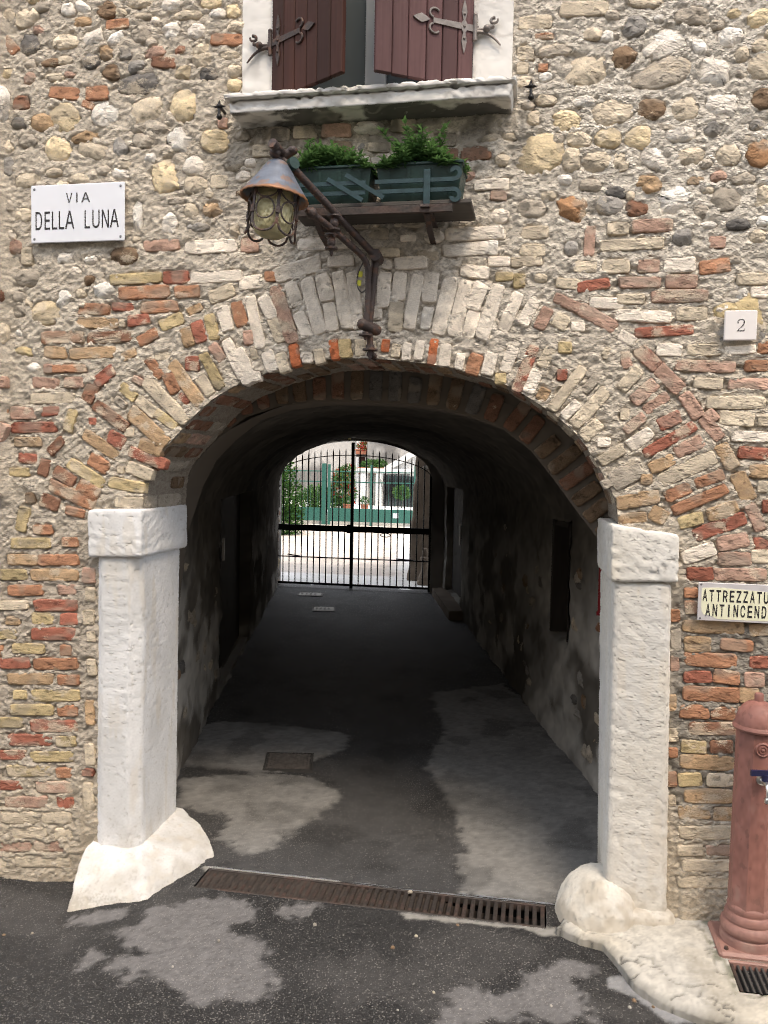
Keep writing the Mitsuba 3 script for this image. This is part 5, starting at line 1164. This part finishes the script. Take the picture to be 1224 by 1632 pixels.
CB = thing('cable_loop', 'thin dark cable loop with yellow tags hanging behind the lantern mast', 'cable')
cl = spline([np.array((-0.686, -0.070, 2.625)), np.array((-0.700, -0.070, 2.586)), np.array((-0.715, -0.070, 2.557)), np.array((-0.722, -0.070, 2.518)), np.array((-0.716, -0.070, 2.488)), np.array((-0.701, -0.070, 2.473)), np.array((-0.686, -0.070, 2.485)), np.array((-0.679, -0.070, 2.517))], 40)
add(CB + '__cable', tube(cl, .0026, 6), 'cable_black', smooth=40)
for c in ((-0.709, -0.072, 2.544), (-0.714, -0.072, 2.510)): add(CB + '__tag', hull([np.array(c) + d for d in ([-.008, 0, -.010], [.008, 0, -.012], [.010, 0, .010], [-.004, 0, .012], [-.008, .002, -.010], [.008, .002, -.012], [.010, .002, .010], [-.004, .002, .012])]), 'yellow_tag')

# ---------------------------------------------------------------- planters on their shelf
SH = thing('planter_shelf', 'iron and wood wall shelf with teal scroll rails carrying the planters', 'shelf')
add(SH + '__board', cbox(-.955, -.262, -.245, -.015, 2.752, 2.768, .003), 'old_wood')
add(SH + '__edge_bar', cbox(-.958, -.330, -.252, -.240, 2.722, 2.7515, .002), 'drain_iron')
for x in (-.86, -.43):
    add(SH + '__bracket', flat([(x, .01, 2.738), (x, -.20, 2.738), (x, -.262, 2.745)], .035, .010, (1, 0, 0)), 'rusty_iron')
    add(SH + '__bracket', flat(spline([(x, .01, 2.675), (x, -.08, 2.69), (x, -.20, 2.733)], 14), .022, .008, (1, 0, 0)), 'rusty_iron')
RP = 'rail_paint'
yr = -.252
def scroll(x0, z, sg, key):
    t = np.linspace(0, 4.6, 22)
    rad = .026 * (1 - t / 6.5)
    cz = z + sg * .026
    P = [(-.60, yr, z), (x0, yr, z)] + [(x0 + rad[i] * np.sin(t[i]), yr, cz - sg * rad[i] * np.cos(t[i])) for i in range(1, 22)]
    return flat(np.array(P), .004, .020 if True else .014, (0, 1, 0)) if False else sweep(np.array(P), [(-.002, -.0095), (.002, -.0095), (.002, .0095), (-.002, .0095)], up=(0, 1, 0))
def scroll_bar(x0, z, sg):
    t = np.linspace(0, 4.6, 24); rad = .025 * (1 - t / 7)
    cz = z + sg * .025
    P = np.array([(-.62, yr, z), (x0 - .1, yr, z)] + [(x0 + rad[i] * np.sin(t[i]), yr, cz - sg * rad[i] * np.cos(t[i])) for i in range(24)])
    return sweep(P, [(-.0025, -.0075), (.0025, -.0075), (.0025, .0075), (-.0025, .0075)], up=(0, 1, 0))
for z, sg in ((2.838, 1), (2.802, -1)): add(SH + '__rail', scroll_bar(-.325, z, sg), RP, smooth=30)
for z in (2.838, 2.802): add(SH + '__rail', sweep(np.array([(-.955, yr, z), (-.80, yr, z), (-.655, yr, z)]), [(-.0025, -.0075), (.0025, -.0075), (.0025, .0075), (-.0025, .0075)], up=(0, 1, 0)), RP, smooth=30)
for a, b in (((-.80, 2.855), (-.665, 2.772)), ((-.73, 2.868), (-.585, 2.778))): add(SH + '__diagonal', sweep(np.array([(a[0], yr - .006, a[1]), (b[0], yr - .006, b[1])]), [(-.0025, -.008), (.0025, -.008), (.0025, .008), (-.0025, .008)], up=(0, 1, 0)), RP)
for x in (-.425,): add(SH + '__strap', cbox(x - .012, x + .012, yr - .009, yr - .004, 2.742, 2.875, .0015), RP)
def planter(x0, x1, label, plant_label, seed, heights):
    k = thing('flower_box', label, 'planter')
    zb, zt, y0, y1 = 2.7685, 2.912, -.232, -.060
    tp = .016
    outer = hull([(x0 + tp, y0 + tp, zb), (x1 - tp, y0 + tp, zb), (x0 + tp, y1 - tp, zb), (x1 - tp, y1 - tp, zb), (x0, y0, zt - .012), (x1, y0, zt - .012), (x0, y1, zt - .012), (x1, y1, zt - .012)])
    add(k + '__trough', outer, 'planter_green')
    add(k + '__rim', cat([cbox(x0 - .006, x1 + .006, y0 - .006, y0 + .012, zt - .0118, zt), cbox(x0 - .006, x1 + .006, y1 - .012, y1 + .006, zt - .0118, zt), cbox(x0 - .006, x0 + .012, y0 + .0122, y1 - .0122, zt - .0118, zt), cbox(x1 - .012, x1 + .006, y0 + .0122, y1 - .0122, zt - .0118, zt)]), 'planter_green')
    for i in range(4):
        xx = x0 + (x1 - x0) * (.14 + .24 * i); add(k + '__rib', hull([(xx - .006, y0 + .011, zb + .01), (xx + .006, y0 + .011, zb + .01), (xx - .006, y0 - .003, zt - .02), (xx + .006, y0 - .003, zt - .02), (xx, y0 + .02, zb + .01), (xx, y0 + .004, zt - .02)]), 'planter_green')
    pk = thing('leafy_plant', plant_label, 'plant')
    rg = np.random.default_rng(seed)
    V, F, UV, stems = [], [], [], []
    def leaf(p, d, n, L, w, uv):
        s = np.cross(d, n); s /= np.linalg.norm(s) + 1e-9
        n = np.cross(s, d)
        o = len(V)
        for a, b, c in ((0, 0, 0), (.35, .5, .0), (.35, 0, -.06), (.35, -.5, 0), (.75, .28, -.10), (.75, 0, -.15), (.75, -.28, -.10), (1, 0, -.28)):
            V.append(p + d * L * a + s * w * b + n * L * c); UV.append(uv)
        for t in ((0, 2, 1), (0, 3, 2), (1, 2, 5), (1, 5, 4), (2, 3, 6), (2, 6, 5), (4, 5, 7), (5, 6, 7)): F.append(tuple(o + i for i in t))
    for _ in range(150):
        u = rg.uniform(0, 1); x = x0 + .015 + (x1 - x0 - .03) * u; y = rg.uniform(y0 - .004, y1 - .02)
        hgt = np.interp(u, *heights) * rg.uniform(.55, 1.0)
        lean = np.array([rg.normal(0, .45) + .7 * (u - .5), rg.normal(-.25, .4), 1.0]); lean /= np.linalg.norm(lean)
        base = np.array([x, y, zt - .02])
        pts_ = np.array([base + lean * hgt * s + np.array([0, -.01, -.02]) * s * s * (1 if abs(u - .5) > .2 else 0) for s in np.linspace(0, 1, 5)])
        stems.append(tube(pts_, .0022, 4, scale=np.linspace(1, .6, 5)))
        nl = int(9 + hgt * 150)
        for j in range(nl):
            s = rg.uniform(.15, 1.0) ** .7
            p = pts_[0] + (pts_[-1] - pts_[0]) * s
            a = j * 2.4 + rg.uniform(-.3, .3)
            up = .15 + .75 * s * s
            d = np.array([math.cos(a), math.sin(a), up + rg.normal(0, .2)]); d /= np.linalg.norm(d)
            L = rg.uniform(.024, .044) * (1.15 - .45 * s)
            leaf(p, d, np.array([0, 0, 1.0]), L, L * rg.uniform(.34, .48), (rg.uniform(.2, .95), np.clip(s * rg.uniform(.5, 1.1), 0, 1)))
    add(pk + '__stem', cat(stems), 'leaf_dark', uv=(.4, .3), kind='stuff')
    kk = K(pk + '__foliage'); scene[kk] = mikit.ply((np.array(V), np.array(F)), 'leaf_green', smooth=True, uv=np.array(UV)); labels[kk] = {'kind': 'stuff'}
planter(-.955, -.640, 'dark green window box on the left of the shelf, half hidden by the lantern', 'low leafy plant in the left window box behind the lantern', 3, ([0, .15, .45, .7, .85, 1], [.06, .11, .15, .10, .09, .03]))
planter(-.618, -.300, 'dark green window box on the right of the shelf behind scroll rails', 'leafy plant with one tall shoot in the right window box', 4, ([0, .2, .36, .46, .56, .75, 1], [.04, .07, .13, .21, .12, .09, .05]))

# ---------------------------------------------------------------- the courtyard beyond the gate
xs, ys = np.arange(-24, 8, .25), np.r_[np.arange(8.36, 12, .08), np.arange(12, 32, .25)]
X, Y = np.meshgrid(xs, ys, indexing='ij'); P3 = np.stack([X, Y, 0 * X], -1)
n1, n2 = meshkit.fbm(P3 * 1.3, 4, 51), meshkit.fbm(P3 * 7, 3, 52)
strip = np.clip(sstep(9.75, 9.6, Y + .05 * (n1 - .5)) + sstep(.0, .12, X - (-2.20 + (Y - 9.7) * -.155)), 0, 1)
col = np.array([.45, .395, .345]) * (.75 + .5 * n1)[..., None]; col = col * (1 - strip[..., None]) + np.array([.58, .565, .54]) * strip[..., None]
col *= (.75 + .5 * n2)[..., None]
ix = np.arange(X.size).reshape(X.shape); q = np.stack([ix[:-1, :-1], ix[1:, :-1], ix[1:, 1:], ix[:-1, 1:]], -1).reshape(-1, 4)
k = add('courtyard_ground', (np.stack([X, Y, -.004 + .01 * (n1 - .5)], -1).reshape(-1, 3), np.vstack([q[:, [0, 1, 2]], q[:, [0, 2, 3]]])), 'concrete', smooth=True, color=col.reshape(-1, 3), kind='structure')
tag(k, 'pale gravel and paving of the courtyard beyond the gate', kind='structure')
k = add('garden_terrace', cbox(-24, 8, 20.35, 32, -.2, .36), 'render_white', kind='structure')
GF = thing('green_fence', 'low green steel fence with mesh panels across the courtyard', 'fence')
fy2 = 20.0
for x in (-9.2, -7.6, -5.86, -4.62, -3.36): add(GF + '__post', cbox(x - .035, x + .035, fy2 - .035, fy2 + .035, -.02, 1.74, .006), 'green_steel')
add(GF + '__gate_post', cbox(-6.07, -5.96, fy2 - .05, fy2 + .05, -.02, 1.76, .006), 'green_steel')
for i, (a, b) in enumerate(((-9.17, -7.64), (-7.56, -6.08), (-5.82, -4.66), (-4.58, -3.40), (-3.32, -1.8))):
    add(GF + '__kick_panel', cbox(a, b, fy2 - .02, fy2 + .02, .10, .48, .004), 'green_steel')
    for z in (1.22, 1.52): add(GF + '__rail', cbox(a, b, fy2 - .014, fy2 + .014, z, z + .03, .002), 'green_steel')
    w = [tube([(x, fy2, .48), (x, fy2, 1.55)], .004, 4) for x in np.arange(a + .05, b, .10)]
    add(GF + '__mesh_wires', cat(w), 'green_steel', kind='stuff')
add(GF + '__notice', cbox(-3.98, -3.82, fy2 - .028, fy2 - .022, .24, .38, .002), 'enamel_white')
RW = thing('garden_wall', 'tall grey stained rendered wall at the back of the courtyard', 'wall')
for i in range(6): add(RW + '__panel', cbox(-24 + i * 5.2, -24 + (i + 1) * 5.2 - .02, 27.0 + .02 * (i % 2), 27.4, -.2, 8.5, .01), 'render_stained')
add(RW + '__coping', cbox(-24, 7.2, 26.9, 27.5, 8.51, 8.65), 'render_white')
add(RW + '__pilaster', cbox(-6.55, -6.2, 26.75, 27.0, .3, 8.5, .01), 'render_white')
PH = thing('white_porch', 'white masonry porch with square pillars and a rising outer stair', 'porch')
py = 24.0
def PX(px_x): return px_x
porch = [((-5.818, 24.000, 0.312), (-5.580, 24.000, 1.453)), ((-5.272, 24.000, 0.327), (-5.037, 24.000, 1.464))]
for a, b in porch: add(PH + '__pillar', cbox(a[0], b[0], py, py + .35, .36, b[2], .01), 'render_white')
zl = porch[0][1][2]
add(PH + '__beam', cbox(porch[0][0][0] - .05, porch[1][1][0] + .9, py - .03, py + .9, zl + .002, zl + .16, .01), 'render_white')
add(PH + '__rear', cbox(porch[0][0][0], porch[1][1][0] + 2, py + 1.2, py + 1.3, .36, 3.4, .01), 'render_stained')
s0, s1 = np.array((-4.994, 24.000, 1.464)), np.array((-3.829, 24.000, 2.150))
add(PH + '__stair_side', hull([(s0[0], py + e, s0[2]) for e in (0, .2)] + [(s0[0], py + e, s0[2] + .20) for e in (0, .2)] + [(s1[0], py + e, s1[2]) for e in (0, .2)] + [(s1[0], py + e, s1[2] + .22) for e in (0, .2)]), 'render_white')
for i in range(9):
    f = i / 9; p = s0 + (s1 - s0) * f; q = s0 + (s1 - s0) * (f + 1 / 9)
    add(PH + '__step', cbox(p[0], q[0], py + .21, py + 1.15, .36, q[2] + .12, .01), 'render_white')
LG = PH + '__lattice_gate'
l0, l1 = np.array((-4.951, 24.000, 0.294)), np.array((-4.065, 24.000, 1.421))
for x in np.linspace(l0[0], l1[0], 9): add(LG + '__bar', tube([(x, py - .05, l0[2]), (x, py - .05, l1[2])], .014, 5), 'gate_iron')
for i in range(10):
    x = l0[0] + (l1[0] - l0[0]) * i / 9
    for dx in (-.16, .16): add(LG + '__lattice', tube([(x, py - .05, l0[2] + .35), (x + dx, py - .05, l1[2] - .15)], .010, 4), 'gate_iron')
add(PH + '__dark_opening', cbox(l0[0], l1[0] + .6, py + .02, py + .10, .36, l1[2] - .04, .01), 'window_dark')

def foliage(name, label, category, blobs, n, size, leafmat, seed, group=None, flowers=0, trunk=None):
    """a shrub: many small leaves through the volume of its clumps, on a few stems"""
    k = thing(name, label, category, group)
    rg = np.random.default_rng(seed); V, F, UV = [], [], []; FV, FF, FU = [], [], []
    tot = sum(b[3] * b[4] * b[5] for b in blobs)
    for (cx, cy, cz, rx, ry, rz) in blobs:
        m = int(n * rx * ry * rz / tot)
        d = rg.normal(size=(m, 3)); d /= np.linalg.norm(d, axis=1, keepdims=True)
        r = rg.uniform(.35, 1.05, m) ** .6
        P = np.array([cx, cy, cz]) + d * r[:, None] * [rx, ry, rz]
        for p, dd in zip(P, d):
            a = dd + rg.normal(0, .7, 3) + [0, 0, .25]; a /= np.linalg.norm(a)
            s = np.cross(a, rg.normal(size=3)); s /= np.linalg.norm(s) + 1e-9
            L = size * rg.uniform(.6, 1.3); w = L * .42
            flower = rg.random() < flowers
            VV, FF_, UU = (FV, FF, FU) if flower else (V, F, UV)
            o = len(VV); nn = np.cross(a, s)
            for q in (p, p + a * L * .5 + s * w * .5, p + a * L + nn * L * -.15, p + a * L * .5 - s * w * .5): VV.append(q)
            UU += [(rg.uniform(.1, .95), rg.uniform(0, 1))] * 4
            FF_ += [(o, o + 1, o + 2), (o, o + 2, o + 3)]
    kk = K(k + '__crown'); scene[kk] = mikit.ply((np.array(V), np.array(F)), leafmat, smooth=False, uv=np.array(UV)); labels[kk] = {'kind': 'stuff'}
    if FV:
        kk = K(k + '__blossom'); scene[kk] = mikit.ply((np.array(FV), np.array(FF)), 'petal_red', smooth=False, uv=np.array(FU)); labels[kk] = {'kind': 'stuff'}
    st = []
    for (cx, cy, cz, rx, ry, rz) in blobs[:6]:
        b = trunk if trunk is not None else (blobs[0][0], blobs[0][1], max(0, min(q[2] - q[5] for q in blobs)))
        st.append(tube([(b[0], b[1], b[2]), ((b[0] + cx) / 2 + .05, (b[1] + cy) / 2, (b[2] + cz) / 2), (cx, cy, cz)], .03 if rz > .4 else .012, 6, scale=[1.2, 1, .5]))
    add(k + '__stem', cat(st), 'bark', smooth=True)
    return k
foliage('hedge', 'tall dark green hedge at the left of the courtyard', 'hedge', [(-7.2, 16.6, .7, 1.15, .6, .85), (-6.9, 16.6, 1.5, 1.0, .6, .75), (-6.35, 16.4, .8, .75, .5, .85), (-6.2, 16.4, .35, .62, .5, .5), (-6.6, 16.5, 2.0, .55, .45, .5), (-8.2, 16.8, 1.2, 1.0, .6, 1.1), (-7.6, 16.7, 2.1, .9, .5, .6)], 17000, .11, 'leaf_dark', 61, trunk=(-6.9, 16.6, 0))
def at24(px0, py0): return None
b1 = (-5.833, 21.500, 0.875); b2 = (-6.621, 21.500, 0.663); b3 = (-5.523, 24.500, 1.684); b4 = (-5.914, 25.500, 2.359); b5 = (-5.804, 21.600, 1.296); b6 = (-6.173, 21.300, 0.587); b7 = (-1.641, 9.600, 1.303); b8 = (-4.261, 23.200, 0.860)
foliage('rose_bush', 'rose bush with red blossom behind the green fence', 'bush', [(b1[0], b1[1], b1[2], .42, .35, .55), (b5[0], b5[1], b5[2], .32, .3, .35), (b5[0] + .15, b5[1], b5[2] + .25, .2, .2, .2)], 2600, .10, 'leaf_green', 62, flowers=.13, trunk=(b1[0], b1[1], .36))
foliage('garden_shrub', 'bright green shrub behind the left part of the green fence', 'bush', [(b2[0], b2[1], b2[2], .55, .4, .42), (b6[0], b6[1], b6[2], .6, .4, .3), (b2[0] - .35, b2[1], b2[2] - .15, .4, .3, .35)], 3000, .10, 'leaf_green', 63, trunk=(b2[0], b2[1], .36))
foliage('porch_plant', 'green plant spilling over the terracotta trough on the porch', 'plant', [(b3[0], b3[1], b3[2], .38, .22, .20), (b3[0] + .3, b3[1], b3[2] + .02, .25, .2, .2)], 1400, .09, 'leaf_green', 64, trunk=(b3[0], b3[1], b3[2] - .15))
foliage('geranium', 'red flowering geranium in the highest pot against the wall', 'plant', [(b4[0], b4[1], b4[2], .32, .2, .16)], 700, .09, 'leaf_green', 65, flowers=.45, trunk=(b4[0], b4[1], b4[2] - .1))
foliage('courtyard_ivy', 'ivy hanging over the leaning stone wall end at the right', 'ivy', [(b7[0] + .06, b7[1], b7[2], .10, .12, .22)], 420, .05, 'leaf_green', 66, trunk=(b7[0] + .06, b7[1] + .1, b7[2] - .2))
foliage('stair_plant', 'pale leafed plant behind the dark lattice gate', 'plant', [(b8[0], b8[1], b8[2], .28, .2, .22)], 500, .09, 'leaf_green', 67, trunk=(b8[0], b8[1], .36))
TT = thing('terracotta_trough', 'terracotta trough under the green porch plant', 'planter')
add(TT + '__body', cbox(b3[0] - .42, b3[0] + .55, b3[1] - .18, b3[1] + .15, b3[2] - .27, b3[2] - .08, .02), 'terracotta')
add(TT + '__rim', cbox(b3[0] - .45, b3[0] + .58, b3[1] - .20, b3[1] + .17, b3[2] - .079, b3[2] - .04, .01), 'terracotta')
add(TT + '__support', cbox(b3[0] - .40, b3[0] + .53, b3[1] - .15, b3[1] + .60, .36, b3[2] - .272, .01), 'render_stained')
TT = thing('terracotta_trough', 'terracotta trough of the red geranium near the top of the wall', 'planter')
add(TT + '__body', cbox(b4[0] - .36, b4[0] + .36, b4[1] - .14, b4[1] + .14, b4[2] - .27, b4[2] - .13, .02), 'terracotta')
add(TT + '__rim', cbox(b4[0] - .39, b4[0] + .39, b4[1] - .16, b4[1] + .16, b4[2] - .129, b4[2] - .09, .01), 'terracotta')
add(TT + '__support', cbox(b4[0] - .34, b4[0] + .34, b4[1] - .12, 27.0, b4[2] - .36, b4[2] - .272, .01), 'old_wood')
pot_prof = [(.0, 0), (.095, 0), (.115, .16), (.128, .165), (.128, .20), (.11, .20), (.10, .17), (.0, .17)]
for (p, lab) in (((-5.554, 21.000, 0.447), 'terracotta pot at the foot of the rose bush'), ((-5.017, 21.000, 0.480), 'terracotta pot in front of the white porch pillars')):
    k = thing('terracotta_pot', lab, 'flower pot')
    add(k + '__body', lathe(pot_prof, 18, (p[0], 21.0, .36)), 'terracotta', smooth=30)
    add(k + '__soil', lathe([(.0, .172), (.099, .171)][::-1], 14, (p[0], 21.0, .36)), 'bark')
    kk = foliage('pot_plant', 'small green plant in the ' + lab, 'plant', [(p[0], 21.0, .66, .12, .12, .12)], 160, .07, 'leaf_green', 70 + COUNT.get('pot_plant', 0), trunk=(p[0], 21.0, .53))
BU = thing('leaning_wall_end', 'rough battered end of a stone wall leaning at the right beyond the gate', 'wall')
add(BU + '__core', rough_block([(-1.93, 9.3, -.05), (-.6, 9.3, -.05), (-.6, 12, -.05), (-1.80, 12, -.05), (-1.755, 9.3, 3.2), (-.6, 9.3, 3.2), (-.6, 12, 3.2), (-1.72, 12, 3.2)], step=.05, r=.05, amp=.05, freq=4, seed=9), 'grey_stone', smooth=40)
for i in range(7):
    z = r_.uniform(.3, 2.6); x = -1.88 + .054 * z + r_.uniform(.03, .42)
    add(BU + '__stone', place(piece(r_.uniform(.1, .25), r_.uniform(.07, .13), 'a', r_, .015), (x, 9.290, z), (1, 0, 0), (0, -1, 0)), 'masonry', smooth=True, uv=tone_uv(r_.choice(list('Ggn')), r_, .0))
UR = thing('stone_urn', 'grey turned stone bollard standing on the paving beside the right gate post', 'bollard')
add(UR + '__body', lathe([(.0, 0), (.115, 0), (.115, .05), (.10, .07), (.105, .10), (.09, .13), (.06, .19), (.048, .26), (.05, .33), (.07, .37), (.075, .40), (.05, .42), (.0, .43)], 24, (-1.60, 8.95, 0)), 'grey_stone', smooth=40)
add(UR + '__finial', lathe([(.0, .55), (.03, .54), (.05, .50), (.045, .45), (.03, .42)], 20, (-1.60, 8.95, 0)), 'grey_stone', smooth=40)
DB = thing('dark_door', 'narrow dark red door under the porch stair', 'door')
d0, d1 = np.array((-6.255, 26.000, 1.557)), np.array((-6.035, 26.000, 2.100))
add(DB + '__leaf', cbox(d0[0], d1[0], 25.9, 25.95, .36, d1[2], .01), 'shutter_wood', uv=(.6, .3))
add(DB + '__frame', cat([cbox(d0[0] - .06, d0[0] - .002, 25.88, 26.0, .36, d1[2] + .06), cbox(d1[0] + .002, d1[0] + .06, 25.88, 26.0, .36, d1[2] + .06), cbox(d0[0], d1[0], 25.88, 26.0, d1[2] + .002, d1[2] + .06)]), 'render_white')
# houses that close the courtyard on both sides
for lab, x0, x1 in (('plain rendered house closing the courtyard on the left', -24, -15.0), ('plain rendered house closing the courtyard on the right', 3.5, 8)):
    pass

# the house across the street, behind the photographer, which keeps the low sky off the wall
OH = thing('opposite_house', 'plain rendered house on the other side of the street', 'house')
add(OH + '__wall', cbox(-14, 13, -9.4, -9.0, -.3, 6.2, .01), 'opposite_render')
add(OH + '__roof', hull([(-14.2, -8.6, 6.25), (13.2, -8.6, 6.25), (-14.2, -13, 8.2), (13.2, -13, 8.2), (-14.2, -8.6, 6.4), (13.2, -8.6, 6.4), (-14.2, -13, 8.4), (13.2, -13, 8.4)]), 'roof_tile')
for x in (-9.5, -5, -.5, 4, 8.5):
    for z in (1.0, 3.9): add(OH + '__window', cbox(x, x + 1.0, -9.02, -8.96, z, z + 1.5, .01), 'window_dark')
